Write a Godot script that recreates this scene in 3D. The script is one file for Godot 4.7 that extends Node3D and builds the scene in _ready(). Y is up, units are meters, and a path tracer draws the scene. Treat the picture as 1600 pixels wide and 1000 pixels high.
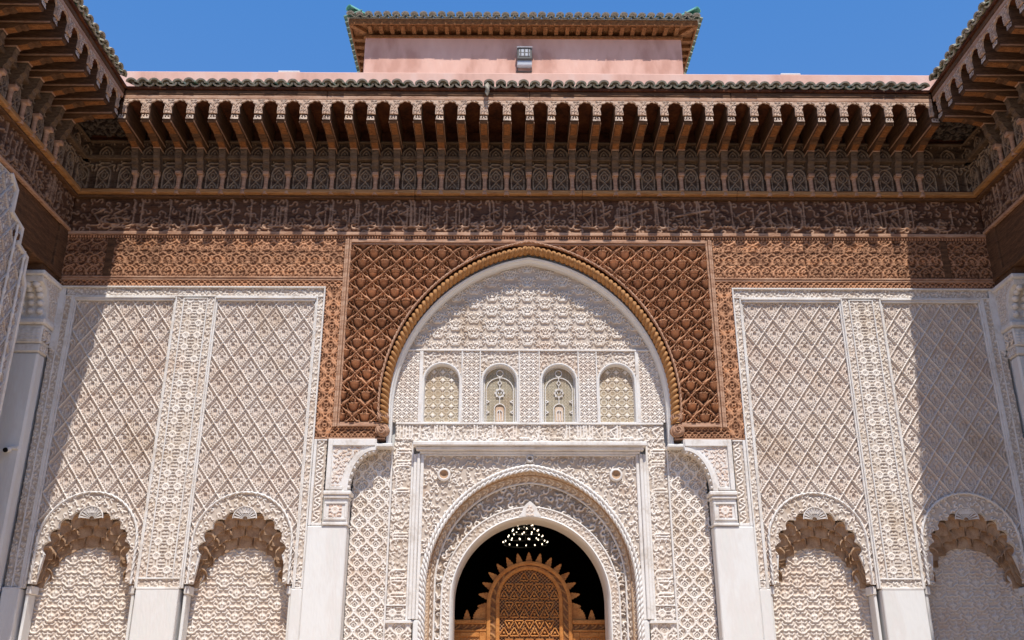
extends Node3D
# Courtyard of carved stucco and cedar: x to the right, y up, z towards the camera; the stucco frames of the far wall lie on z = 0.

const HALF := 7.6          # half the width of the courtyard
const BAY := 0.367         # spacing of the eaves corbels
var M := {}                # materials
var TL := {}               # carving patterns
var rng := RandomNumberGenerator.new()
var names := {}
var kids := {}
var hand: FastNoiseLite    # the unevenness of hand carving

func _ready() -> void:
	rng.seed = 7
	var cam := Camera3D.new()
	cam.name = "camera"
	cam.position = Vector3(-0.396, 1.6, 14.0)
	cam.rotation_order = EULER_ORDER_YXZ
	cam.rotation = Vector3(deg_to_rad(21.15), deg_to_rad(-0.489), 0)
	cam.fov = 37.665
	cam.near = 0.05
	cam.far = 400.0
	add_child(cam)
	var sky_mat := ProceduralSkyMaterial.new()
	sky_mat.sky_top_color = Color(0.25, 0.485, 0.77)
	sky_mat.sky_horizon_color = Color(0.62, 0.74, 0.90)
	sky_mat.sky_curve = 0.22
	sky_mat.ground_bottom_color = Color(0.4, 0.36, 0.32)
	sky_mat.ground_horizon_color = Color(0.5, 0.48, 0.46)
	sky_mat.sun_angle_max = 1.0
	var sky := Sky.new()
	sky.sky_material = sky_mat
	var env := Environment.new()
	env.background_mode = Environment.BG_SKY
	env.sky = sky
	env.background_energy_multiplier = 1.0
	env.ambient_light_source = Environment.AMBIENT_SOURCE_SKY
	env.tonemap_mode = Environment.TONE_MAPPER_LINEAR
	env.tonemap_exposure = 1.14
	env.sdfgi_enabled = true
	env.ssao_enabled = true
	env.ssil_enabled = true
	var we := WorldEnvironment.new()
	we.name = "world_environment"
	we.environment = env
	add_child(we)
	var sun := DirectionalLight3D.new()
	sun.name = "sun"
	sun.light_color = Color(1.0, 0.975, 0.935)
	sun.light_energy = 1.42
	sun.light_angular_distance = 0.5
	sun.shadow_enabled = true
	sun.look_at_from_position(Vector3.ZERO, Vector3(-0.0935, -1.0, -0.532), Vector3(0, 0, -1))
	add_child(sun)
	make_materials()
	make_patterns()
	build_setting()
	build_walls()
	build_panels()
	build_frames()
	build_woodwork()
	build_niche()
	build_portal()
	build_brackets()
	build_eaves()
	build_wings()
	build_roof()
	build_small()

# ---------------------------------------------------------------- naming
func thing(called: String, label: String, category: String, group := "", at := Vector3.ZERO, turn := 0.0) -> Node3D:
	var o := Node3D.new()
	o.name = numbered(called)
	add_child(o)
	o.position = at
	o.rotation.y = turn
	tag(o, label, category, group)
	return o

func numbered(called: String) -> String:
	var k: int = names.get(called, 0)
	names[called] = k + 1
	return called if k == 0 else "%s_%03d" % [called, k]

func tag(o: Node, label: String, category: String, group := "") -> void:
	o.set_meta("label", label)
	o.set_meta("category", category)
	if group != "":
		o.set_meta("group", group)

func part(called: String, mesh: Mesh, mat: Material, parent: Node, at := Vector3.ZERO, turn := 0.0) -> MeshInstance3D:
	var o := MeshInstance3D.new()
	var key := str(parent.get_instance_id()) + called
	var k: int = kids.get(key, 0)
	kids[key] = k + 1
	o.name = called if k == 0 else "%s_%03d" % [called, k]
	o.mesh = mesh
	o.material_override = mat
	o.position = at
	o.rotation.y = turn
	parent.add_child(o, true)
	return o

func structure(called: String, mesh: Mesh, mat: Material, at := Vector3.ZERO) -> MeshInstance3D:
	var o := part(called, mesh, mat, self, at)
	o.set_meta("kind", "structure")
	return o

func copy_thing(root: Node3D, at: Vector3, label: String) -> Node3D:
	var r: Node3D = root.duplicate()
	var stem := String(root.name)
	r.name = numbered(stem)
	add_child(r)
	r.position = at
	r.set_meta("label", label)
	return r

# ---------------------------------------------------------------- mesh building
class MB:
	var v := PackedVector3Array()
	var n := PackedVector3Array()
	var ix := PackedInt32Array()

	func tri(a: Vector3, b: Vector3, c: Vector3, nn: Vector3) -> void:
		var k := v.size()
		if (b - a).cross(c - a).dot(nn) > 0.0:   # front faces run clockwise
			var t := b
			b = c
			c = t
		v.append_array([a, b, c])
		n.append_array([nn, nn, nn])
		ix.append_array([k, k + 1, k + 2])

	func quad(a: Vector3, b: Vector3, c: Vector3, d: Vector3, centre: Vector3) -> void:
		var nn := (c - a).cross(d - b)
		if nn.length_squared() < 1e-16:
			return
		nn = nn.normalized()
		if nn.dot((a + b + c + d) * 0.25 - centre) < 0.0:
			nn = -nn
		tri(a, b, c, nn)
		tri(a, c, d, nn)

	func facing(a: Vector3, b: Vector3, c: Vector3, d: Vector3, nn: Vector3) -> void:
		tri(a, b, c, nn)
		tri(a, c, d, nn)

	# a box with chamfered edges
	func box(lo: Vector3, hi: Vector3, bev := 0.006, xf := Transform3D.IDENTITY) -> MB:
		var c := (lo + hi) * 0.5
		var h := (hi - lo) * 0.5
		bev = minf(bev, minf(h.x, minf(h.y, h.z)) * 0.45)
		var q := func(s: Vector3, ax: int) -> Vector3:
			var p := s * h
			for k in 3:
				if k != ax:
					p[k] -= s[k] * bev
			return xf * (c + p)
		var cc := xf * c
		for a in 3:
			var b := (a + 1) % 3
			var d := (a + 2) % 3
			for s in [-1.0, 1.0]:
				var p: Array[Vector3] = []
				for w in [[-1.0, -1.0], [1.0, -1.0], [1.0, 1.0], [-1.0, 1.0]]:
					var sg := Vector3.ZERO
					sg[a] = s
					sg[b] = w[0]
					sg[d] = w[1]
					p.append(q.call(sg, a))
				quad(p[0], p[1], p[2], p[3], cc)
				if bev > 0.0:
					for s2 in [-1.0, 1.0]:
						var sg1 := Vector3.ZERO
						sg1[a] = s
						sg1[b] = s2
						sg1[d] = -1.0
						var sg2 := sg1
						sg2[d] = 1.0
						quad(q.call(sg1, a), q.call(sg2, a), q.call(sg2, b), q.call(sg1, b), cc)
		if bev > 0.0:
			for sx in [-1.0, 1.0]:
				for sy in [-1.0, 1.0]:
					for sz in [-1.0, 1.0]:
						var sg := Vector3(sx, sy, sz)
						var a: Vector3 = q.call(sg, 0)
						var b: Vector3 = q.call(sg, 1)
						var d: Vector3 = q.call(sg, 2)
						tri(a, b, d, xf.basis * (sg.normalized()))
		return self

	# an outline in the x-y plane given thickness from z0 to z1
	func extrude(poly: PackedVector2Array, z0: float, z1: float, xf := Transform3D.IDENTITY) -> MB:
		var t := Geometry2D.triangulate_polygon(poly)
		var nf := xf.basis * Vector3(0, 0, 1)
		for k in range(0, t.size(), 3):
			var a := poly[t[k]]
			var b := poly[t[k + 1]]
			var c := poly[t[k + 2]]
			tri(xf * Vector3(a.x, a.y, z1), xf * Vector3(b.x, b.y, z1), xf * Vector3(c.x, c.y, z1), nf)
			tri(xf * Vector3(a.x, a.y, z0), xf * Vector3(b.x, b.y, z0), xf * Vector3(c.x, c.y, z0), -nf)
		var cw := 1.0 if Geometry2D.is_polygon_clockwise(poly) else -1.0
		for k in poly.size():
			var a := poly[k]
			var b := poly[(k + 1) % poly.size()]
			var d := (b - a)
			if d.length_squared() < 1e-12:
				continue
			var nn := xf.basis * (Vector3(-d.y, d.x, 0).normalized() * cw)
			facing(xf * Vector3(a.x, a.y, z0), xf * Vector3(b.x, b.y, z0), xf * Vector3(b.x, b.y, z1), xf * Vector3(a.x, a.y, z1), nn)
		return self

	# a profile of (outward offset, z) carried along a path of points and outward normals; sharp across the profile, smooth along the path
	func sweep(p: PackedVector2Array, nr: PackedVector2Array, prof: PackedVector2Array) -> MB:
		for j in prof.size() - 1:
			var a := prof[j]
			var b := prof[j + 1]
			var d := (b - a).normalized()
			var k0 := v.size()
			for i in p.size():
				var t := Vector2(nr[i].y, -nr[i].x)
				var pa := p[i] + nr[i] * a.x
				var pb := p[i] + nr[i] * b.x
				v.append(Vector3(pa.x, pa.y, a.y))
				v.append(Vector3(pb.x, pb.y, b.y))
				var nn := Vector3(t.x, t.y, 0).cross(Vector3(nr[i].x * d.x, nr[i].y * d.x, d.y)).normalized()
				n.append(nn)
				n.append(nn)
			for i in p.size() - 1:
				var q := k0 + i * 2
				ix.append_array([q, q + 1, q + 3, q, q + 3, q + 2])
		return self

	# any surface of (nu+1) x (nv+1) points, with smooth normals; swap turns it inside out
	func grid(nu: int, nv: int, f: Callable, swap := false) -> MB:
		var k0 := v.size()
		for j in nv + 1:
			for i in nu + 1:
				v.append(f.call(float(i) / nu, float(j) / nv))
		var w := nu + 1
		for j in nv + 1:
			for i in w:
				var du := v[k0 + j * w + mini(i + 1, nu)] - v[k0 + j * w + maxi(i - 1, 0)]
				var dv := v[k0 + mini(j + 1, nv) * w + i] - v[k0 + maxi(j - 1, 0) * w + i]
				var nn := du.cross(dv)
				nn = nn.normalized() if nn.length_squared() > 1e-18 else Vector3(0, 0, 1)
				n.append(-nn if swap else nn)
		for j in nv:
			for i in nu:
				var q := k0 + j * w + i
				if swap:
					ix.append_array([q, q + 1, q + w + 1, q, q + w + 1, q + w])
				else:
					ix.append_array([q, q + w + 1, q + 1, q, q + w, q + w + 1])
		return self

	func lathe(prof: PackedVector2Array, seg: int, xf := Transform3D.IDENTITY) -> MB:
		for j in prof.size() - 1:
			var a := prof[j]
			var b := prof[j + 1]
			var d := b - a
			var pn := Vector2(d.y, -d.x).normalized()
			var k0 := v.size()
			for i in seg + 1:
				var w := TAU * i / seg
				var c := Vector3(cos(w), 0, sin(w))
				v.append(xf * (c * a.x + Vector3(0, a.y, 0)))
				v.append(xf * (c * b.x + Vector3(0, b.y, 0)))
				var nn := (xf.basis * (c * pn.x + Vector3(0, pn.y, 0))).normalized()
				n.append(nn)
				n.append(nn)
			for i in seg:
				var q := k0 + i * 2
				ix.append_array([q, q + 2, q + 3, q, q + 3, q + 1])
		return self

	func mesh() -> ArrayMesh:
		var a := []
		a.resize(Mesh.ARRAY_MAX)
		a[Mesh.ARRAY_VERTEX] = v
		a[Mesh.ARRAY_NORMAL] = n
		a[Mesh.ARRAY_INDEX] = ix
		var m := ArrayMesh.new()
		m.add_surface_from_arrays(Mesh.PRIMITIVE_TRIANGLES, a)
		return m

func box(x0: float, y0: float, z0: float, x1: float, y1: float, z1: float, bev := 0.006) -> ArrayMesh:
	return MB.new().box(Vector3(minf(x0, x1), y0, z0), Vector3(maxf(x0, x1), y1, z1), bev).mesh()

# a two-centred arch: the left half is an arc of radius r about (a, b); it runs on straight down to y0
class Arch:
	var a: float
	var b: float
	var r: float
	var cx := 0.0
	var p := PackedVector2Array()
	var nr := PackedVector2Array()

	func _init(a_: float, b_: float, r_: float, y0: float, n := 48, cx_ := 0.0, below := 0.0) -> void:
		a = a_
		b = b_
		r = r_
		cx = cx_
		var top := acos(-a / r) if r > a else PI * 0.5
		var half := PackedVector2Array()
		var hn := PackedVector2Array()
		var start := PI + below
		if y0 < b + r * sin(start) * 1.0 - 0.001:
			var xs := a + r * cos(start)
			half.append(Vector2(xs, y0))
			hn.append(Vector2(-1, 0))
			if below > 0.0:
				half.append(Vector2(xs, b + r * sin(start)))
				hn.append(Vector2(cos(start), sin(start)))
		for i in n + 1:
			var w := lerpf(start, top, float(i) / n)
			half.append(Vector2(a + r * cos(w), b + r * sin(w)))
			hn.append(Vector2(cos(w), sin(w)))
		half[half.size() - 1].x = 0.0
		hn[hn.size() - 1] = Vector2(0, 1)
		for i in half.size():
			p.append(half[i] + Vector2(cx, 0))
			nr.append(hn[i])
		for k in half.size() - 1:
			var i := half.size() - 2 - k
			p.append(Vector2(cx - half[i].x, half[i].y))
			nr.append(Vector2(-hn[i].x, hn[i].y))

	func inside(x: float, y: float, grow := 0.0) -> bool:
		var ax := absf(x - cx)
		if y < b:
			return ax < r - a + grow
		return Vector2(ax + a, y - b).length() < r + grow

# ---------------------------------------------------------------- carved relief
class Tile:
	var w: int
	var h: int
	var s: float
	var d := PackedFloat32Array()
	var wrap := true

	func _init(wm: float, hm: float, px: float) -> void:
		w = maxi(4, roundi(wm * px))
		h = maxi(4, roundi(hm * px))
		s = w / wm
		d.resize(w * h)

	func seg(a: Vector2, b: Vector2, r0: float, r1: float, val: float, soft := 1.3) -> void:
		var pa := a * s
		var pb := b * s
		var ra := r0 * s
		var rb := r1 * s
		var m := maxf(ra, rb) + soft
		var ab := pb - pa
		var l2 := maxf(ab.length_squared(), 1e-6)
		for y in range(floori(minf(pa.y, pb.y) - m), ceili(maxf(pa.y, pb.y) + m) + 1):
			var yy := y
			if wrap:
				yy = posmod(y, h)
			elif y < 0 or y >= h:
				continue
			for x in range(floori(minf(pa.x, pb.x) - m), ceili(maxf(pa.x, pb.x) + m) + 1):
				var xx := x
				if wrap:
					xx = posmod(x, w)
				elif x < 0 or x >= w:
					continue
				var q := Vector2(x, y) - pa
				var t := clampf(q.dot(ab) / l2, 0.0, 1.0)
				var rr := ra + (rb - ra) * t
				var e := (rr - (q - ab * t).length()) / soft + 0.5
				if e > 0.0:
					var hv := val * minf(e, 1.0)
					if hv > d[yy * w + xx]:
						d[yy * w + xx] = hv

	func line(pts: PackedVector2Array, r: float, val := 1.0, r_end := -1.0) -> void:
		var n := pts.size() - 1
		for i in n:
			var q0 := r
			var q1 := r
			if r_end >= 0.0:
				q0 = lerpf(r, r_end, float(i) / n)
				q1 = lerpf(r, r_end, float(i + 1) / n)
			seg(pts[i], pts[i + 1], q0, q1, val)

	func both(cx: float, cy: float, pts: PackedVector2Array, r: float, val := 1.0, r_end := -1.0) -> void:
		var l := PackedVector2Array()
		var m := PackedVector2Array()
		for q in pts:
			l.append(Vector2(cx + q.x, cy + q.y))
			m.append(Vector2(cx - q.x, cy + q.y))
		line(l, r, val, r_end)
		line(m, r, val, r_end)

	func disc(c: Vector2, r: float, val := 1.0) -> void:
		seg(c, c + Vector2(0.0001, 0), r, r, val)

	func ring(c: Vector2, r: float, hw: float, val := 1.0) -> void:
		var q := PackedVector2Array()
		for i in 15:
			q.append(c + Vector2.from_angle(TAU * i / 14) * r)
		line(q, hw, val)

	# a tendril that curls in on itself
	func hook(c: Vector2, r: float, a0: float, turn: float, hw: float, val := 1.0, tail := 1.2) -> void:
		var q := PackedVector2Array()
		for i in 12:
			var t := i / 11.0
			q.append(c + Vector2.from_angle(a0 + turn * t) * r * lerpf(1.0, 0.35, t))
		line(q, hw, val, hw * 1.15)
		disc(q[11], hw * 1.5, val)
		var p0 := q[0]
		var dir := Vector2.from_angle(a0 - signf(turn) * PI * 0.5)
		var side := Vector2.from_angle(a0)
		var z := PackedVector2Array()
		for i in 6:
			var t := i / 5.0
			z.append(p0 + dir * r * tail * t + side * r * 0.55 * tail * t * t)
		line(z, hw, val, hw * 0.5)

	# a hollow-sided cup: sheer at the top, drawn in towards its foot
	func cup(c: Vector2, rx: float, high: float, val: float) -> void:
		for y in range(floori((c.y - high) * s), ceili(c.y * s) + 1):
			for x in range(floori((c.x - rx) * s), ceili((c.x + rx) * s) + 1):
				var f := clampf((c.y - y / s) / high, 0.0, 1.0)
				var wide := rx * sqrt(maxf(0.0, 1.0 - pow(f, 1.7)))
				var e := absf(x / s - c.x) / maxf(wide, 0.001)
				if e < 1.0:
					var k := posmod(y, h) * w + posmod(x, w)
					var rib := 0.9 + 0.1 * absf(cos(e * 5.0))
					d[k] = maxf(d[k], val * pow(1.0 - f, 0.75) * sqrt(1.0 - e * e * 0.8) * rib)

	func dome(c: Vector2, rx: float, ry: float, val: float) -> void:
		for y in range(floori((c.y - ry) * s), ceili((c.y + ry) * s) + 1):
			for x in range(floori((c.x - rx) * s), ceili((c.x + rx) * s) + 1):
				var q := Vector2((x / s - c.x) / rx, (y / s - c.y) / ry).length_squared()
				if q < 1.0:
					var k := posmod(y, h) * w + posmod(x, w)
					d[k] = maxf(d[k], val * sqrt(1.0 - q))

# scatter curling tendrils so that they fill a tile without touching too much
func scrolls(t: Tile, seed_: int, r: float, hw: float, val: float, tries := 900, aspect := 1.0) -> void:
	var g := RandomNumberGenerator.new()
	g.seed = seed_
	var at: Array[Vector2] = []
	var size := Vector2(t.w, t.h) / t.s
	for k in tries:
		var c := Vector2(g.randf() * size.x, g.randf() * size.y)
		var ok := true
		for o in at:
			var q := (c - o).abs()
			if t.wrap:
				q = Vector2(minf(q.x, size.x - q.x), minf(q.y, size.y - q.y))
			if q.length() < r * 2.05:
				ok = false
				break
		if not ok:
			continue
		at.append(c)
		var sg := 1.0 if g.randf() < 0.5 else -1.0
		var a0 := g.randf() * TAU
		var rr := r * g.randf_range(0.62, 0.8)
		var q := PackedVector2Array()
		var turn := g.randf_range(3.4, 4.6)
		for i in 10:      # a tight crook
			var u := i / 9.0
			q.append(c + Vector2.from_angle(a0 + sg * turn * (1.0 - u)) * rr * lerpf(0.62, 1.0, u))
		var c2 := c + Vector2.from_angle(a0) * rr * 2.0
		for i in range(1, 6):      # swinging over into the opposite curve
			q.append(c2 + Vector2.from_angle(a0 + PI + sg * g.randf_range(1.6, 2.3) * i / 5.0) * rr)
		t.line(q, hw * 1.15, val, hw * 0.7)

# lays a pattern as real relief over the rectangle x0..x1, y0..y1 at depth z. opt: g grid, keep(x, y) -> bool, ox, oy, bend(Vector3) -> Vector3, lo / hi colours, edge
func relief(x0: float, y0: float, x1: float, y1: float, z: float, t: Tile, deep: float, opt := {}) -> ArrayMesh:
	var g: float = opt.get("g", 0.0115)
	var keep = opt.get("keep")
	var bend = opt.get("bend")
	var ox: float = opt.get("ox", 0.0)
	var oy: float = opt.get("oy", 0.0)
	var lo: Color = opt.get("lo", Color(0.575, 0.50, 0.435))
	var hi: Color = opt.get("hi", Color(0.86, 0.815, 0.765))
	var turn: bool = opt.get("turn", false)
	var c0: float = opt.get("c0", 0.15)
	var c1: float = opt.get("c1", 0.75)
	var nx := maxi(2, ceili((x1 - x0) / g))
	var ny := maxi(2, ceili((y1 - y0) / g))
	var dx := (x1 - x0) / nx
	var dy := (y1 - y0) / ny
	var w := nx + 1
	var p := PackedVector3Array()
	p.resize(w * (ny + 1))
	var hh := PackedFloat32Array()
	hh.resize(w * (ny + 1))
	var td := t.d
	var tw := t.w
	var th := t.h
	var ts := t.s
	var wraps := t.wrap
	if hand == null:
		hand = FastNoiseLite.new()
		hand.seed = 5
		hand.frequency = 1.0
		hand.fractal_octaves = 2
	var worn: float = opt.get("worn", 0.45)
	for j in ny + 1:
		var y := y0 + dy * j
		for i in w:
			var x := x0 + dx * i
			# cut by hand: lines wander by a few millimetres, depth varies, some spots are worn down
			var wander := hand.get_noise_2d(x * 3.1 + z * 40.0, y * 3.1) * worn
			var u := (x - x0 + ox + wander * 0.007) * ts
			var v := (y - y0 + oy + hand.get_noise_2d(x * 3.1 + 71.0, y * 3.1) * 0.007 * worn) * ts
			if turn:
				var q := u
				u = v
				v = q
			var iu := floori(u)
			var iv := floori(v)
			var fu := u - iu
			var fv := v - iv
			var a0: int
			var a1: int
			var b0: int
			var b1: int
			if wraps:
				a0 = posmod(iu, tw)
				a1 = posmod(iu + 1, tw)
				b0 = posmod(iv, th) * tw
				b1 = posmod(iv + 1, th) * tw
			else:
				a0 = clampi(iu, 0, tw - 1)
				a1 = clampi(iu + 1, 0, tw - 1)
				b0 = clampi(iv, 0, th - 1) * tw
				b1 = clampi(iv + 1, 0, th - 1) * tw
			var hgt := (td[b0 + a0] * (1.0 - fu) + td[b0 + a1] * fu) * (1.0 - fv) + (td[b1 + a0] * (1.0 - fu) + td[b1 + a1] * fu) * fv
			hgt *= 1.0 + 0.3 * wander - 0.55 * worn * smoothstep(0.34, 0.5, hand.get_noise_2d(x * 1.7 - 33.0, y * 1.7 + z * 60.0))
			hh[j * w + i] = hgt
			p[j * w + i] = Vector3(x, y, z + deep * hgt)
	if bend != null:
		for k in p.size():
			p[k] = bend.call(p[k])
	var at := PackedInt32Array()
	at.resize(p.size())
	at.fill(-1)
	var vv := PackedVector3Array()
	var nn := PackedVector3Array()
	var cc := PackedColorArray()
	var ix := PackedInt32Array()
	for j in ny:
		for i in nx:
			if keep != null and not keep.call(x0 + dx * (i + 0.5), y0 + dy * (j + 0.5)):
				continue
			var k := j * w + i
			for c in [k, k + 1, k + w, k + w + 1]:
				if at[c] < 0:
					at[c] = vv.size()
					vv.append(p[c])
					var ci: int = c % w
					var cj: int = c / w
					var du := p[cj * w + mini(ci + 1, nx)] - p[cj * w + maxi(ci - 1, 0)]
					var dv := p[mini(cj + 1, ny) * w + ci] - p[maxi(cj - 1, 0) * w + ci]
					nn.append(du.cross(dv).normalized())
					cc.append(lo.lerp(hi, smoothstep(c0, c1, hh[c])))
			ix.append_array([at[k], at[k + w + 1], at[k + 1], at[k], at[k + w], at[k + w + 1]])
	var arr := []
	arr.resize(Mesh.ARRAY_MAX)
	arr[Mesh.ARRAY_VERTEX] = vv
	arr[Mesh.ARRAY_NORMAL] = nn
	arr[Mesh.ARRAY_COLOR] = cc
	arr[Mesh.ARRAY_INDEX] = ix
	var m := ArrayMesh.new()
	m.add_surface_from_arrays(Mesh.PRIMITIVE_TRIANGLES, arr)
	return m

# relief over the band between two arches, each at its own depth
func loft(a: Arch, za: float, b: Arch, zb: float, t: Tile, deep: float, opt := {}) -> ArrayMesh:
	var cum := PackedFloat32Array()
	cum.append(0.0)
	for i in range(1, a.p.size()):
		cum.append(cum[i - 1] + (a.p[i].distance_to(a.p[i - 1]) + b.p[i].distance_to(b.p[i - 1])) * 0.5)
	var total := cum[cum.size() - 1]
	var m := a.p.size() / 2
	var width := Vector3(a.p[m].x - b.p[m].x, a.p[m].y - b.p[m].y, za - zb).length()
	opt = opt.duplicate()
	opt["bend"] = func(q: Vector3) -> Vector3:
		var i := clampi(cum.bsearch(q.x) - 1, 0, a.p.size() - 2)
		var f := (q.x - cum[i]) / maxf(cum[i + 1] - cum[i], 1e-6)
		var pa := a.p[i].lerp(a.p[i + 1], f)
		var pb := b.p[i].lerp(b.p[i + 1], f)
		var k := q.y / width
		var nr := a.nr[i].lerp(a.nr[i + 1], f)
		var across := Vector3(pa.x - pb.x, pa.y - pb.y, za - zb)
		var tan := Vector3(nr.y, -nr.x, 0)
		var nn := tan.cross(across).normalized()
		return Vector3(lerpf(pb.x, pa.x, k), lerpf(pb.y, pa.y, k), lerpf(zb, za, k)) + nn * q.z
	return relief(0, 0, total, width, 0.0, t, deep, opt)

# a rope-like moulding along an arch: an oval section with slanting strands
func rope(a: Arch, off: float, z: float, ro: float, rz: float, strands: float, cut: float, step := 0.012) -> ArrayMesh:
	var cum := PackedFloat32Array()
	cum.append(0.0)
	for i in range(1, a.p.size()):
		cum.append(cum[i - 1] + a.p[i].distance_to(a.p[i - 1]))
	var total := cum[cum.size() - 1]
	return MB.new().grid(int(total / step), 16, func(u: float, v: float) -> Vector3:
		var s := u * total
		var i := clampi(cum.bsearch(s) - 1, 0, a.p.size() - 2)
		var f := (s - cum[i]) / maxf(cum[i + 1] - cum[i], 1e-6)
		var p := a.p[i].lerp(a.p[i + 1], f)
		var nr := a.nr[i].lerp(a.nr[i + 1], f).normalized()
		var w := lerpf(-PI * 0.75, PI * 0.75, v)
		var side := 1.0 if s < total * 0.5 else -1.0
		var k := 1.0 - cut * pow(absf(sin(strands * absf(s - total * 0.5) + w * 1.1)), 5.0)
		var q := p + nr * (off + ro * sin(w) * k)
		return Vector3(q.x, q.y, z + rz * cos(w) * k)).mesh()

# ---------------------------------------------------------------- materials
# a seamless picture whose colours run through stops as a noise rises; a finer noise is added to it
func noise_tex(seed_: int, freq: float, stops: Array, fine := 0.35, size := 256, stretch := 1) -> ImageTexture:
	var f := FastNoiseLite.new()
	f.seed = seed_
	f.frequency = freq
	f.fractal_octaves = 5
	var a := f.get_seamless_image(size, size)
	f.seed = seed_ + 50
	f.frequency = freq * 6.0
	var b := f.get_seamless_image(size, size)
	var im := Image.create(size, size, false, Image.FORMAT_RGB8)
	for y in size:
		for x in size:
			var v := a.get_pixel(x, (y * stretch) % size).r * (1.0 - fine) + b.get_pixel(x, (y * stretch) % size).r * fine
			v = clampf((v - 0.5) * 1.7 + 0.5, 0.0, 1.0) * (stops.size() - 1)
			var k := mini(int(v), stops.size() - 2)
			im.set_pixel(x, y, (stops[k] as Color).lerp(stops[k + 1], v - k))
	return ImageTexture.create_from_image(im)

func mat(called: String, rough: float, tex: Texture2D, scale: Vector3, vc := false, tint := Color.WHITE) -> StandardMaterial3D:
	var m := StandardMaterial3D.new()
	m.resource_name = called
	m.albedo_color = tint
	m.roughness = rough
	m.metallic_specular = 0.35
	m.vertex_color_use_as_albedo = vc
	if tex:
		m.albedo_texture = tex
		m.uv1_triplanar = true
		m.uv1_world_triplanar = true
		m.uv1_scale = scale
	M[called] = m
	return m

func bump(m: StandardMaterial3D, tex: Texture2D, cm: float) -> void:
	m.heightmap_enabled = true
	m.heightmap_texture = tex
	m.heightmap_scale = cm

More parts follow.
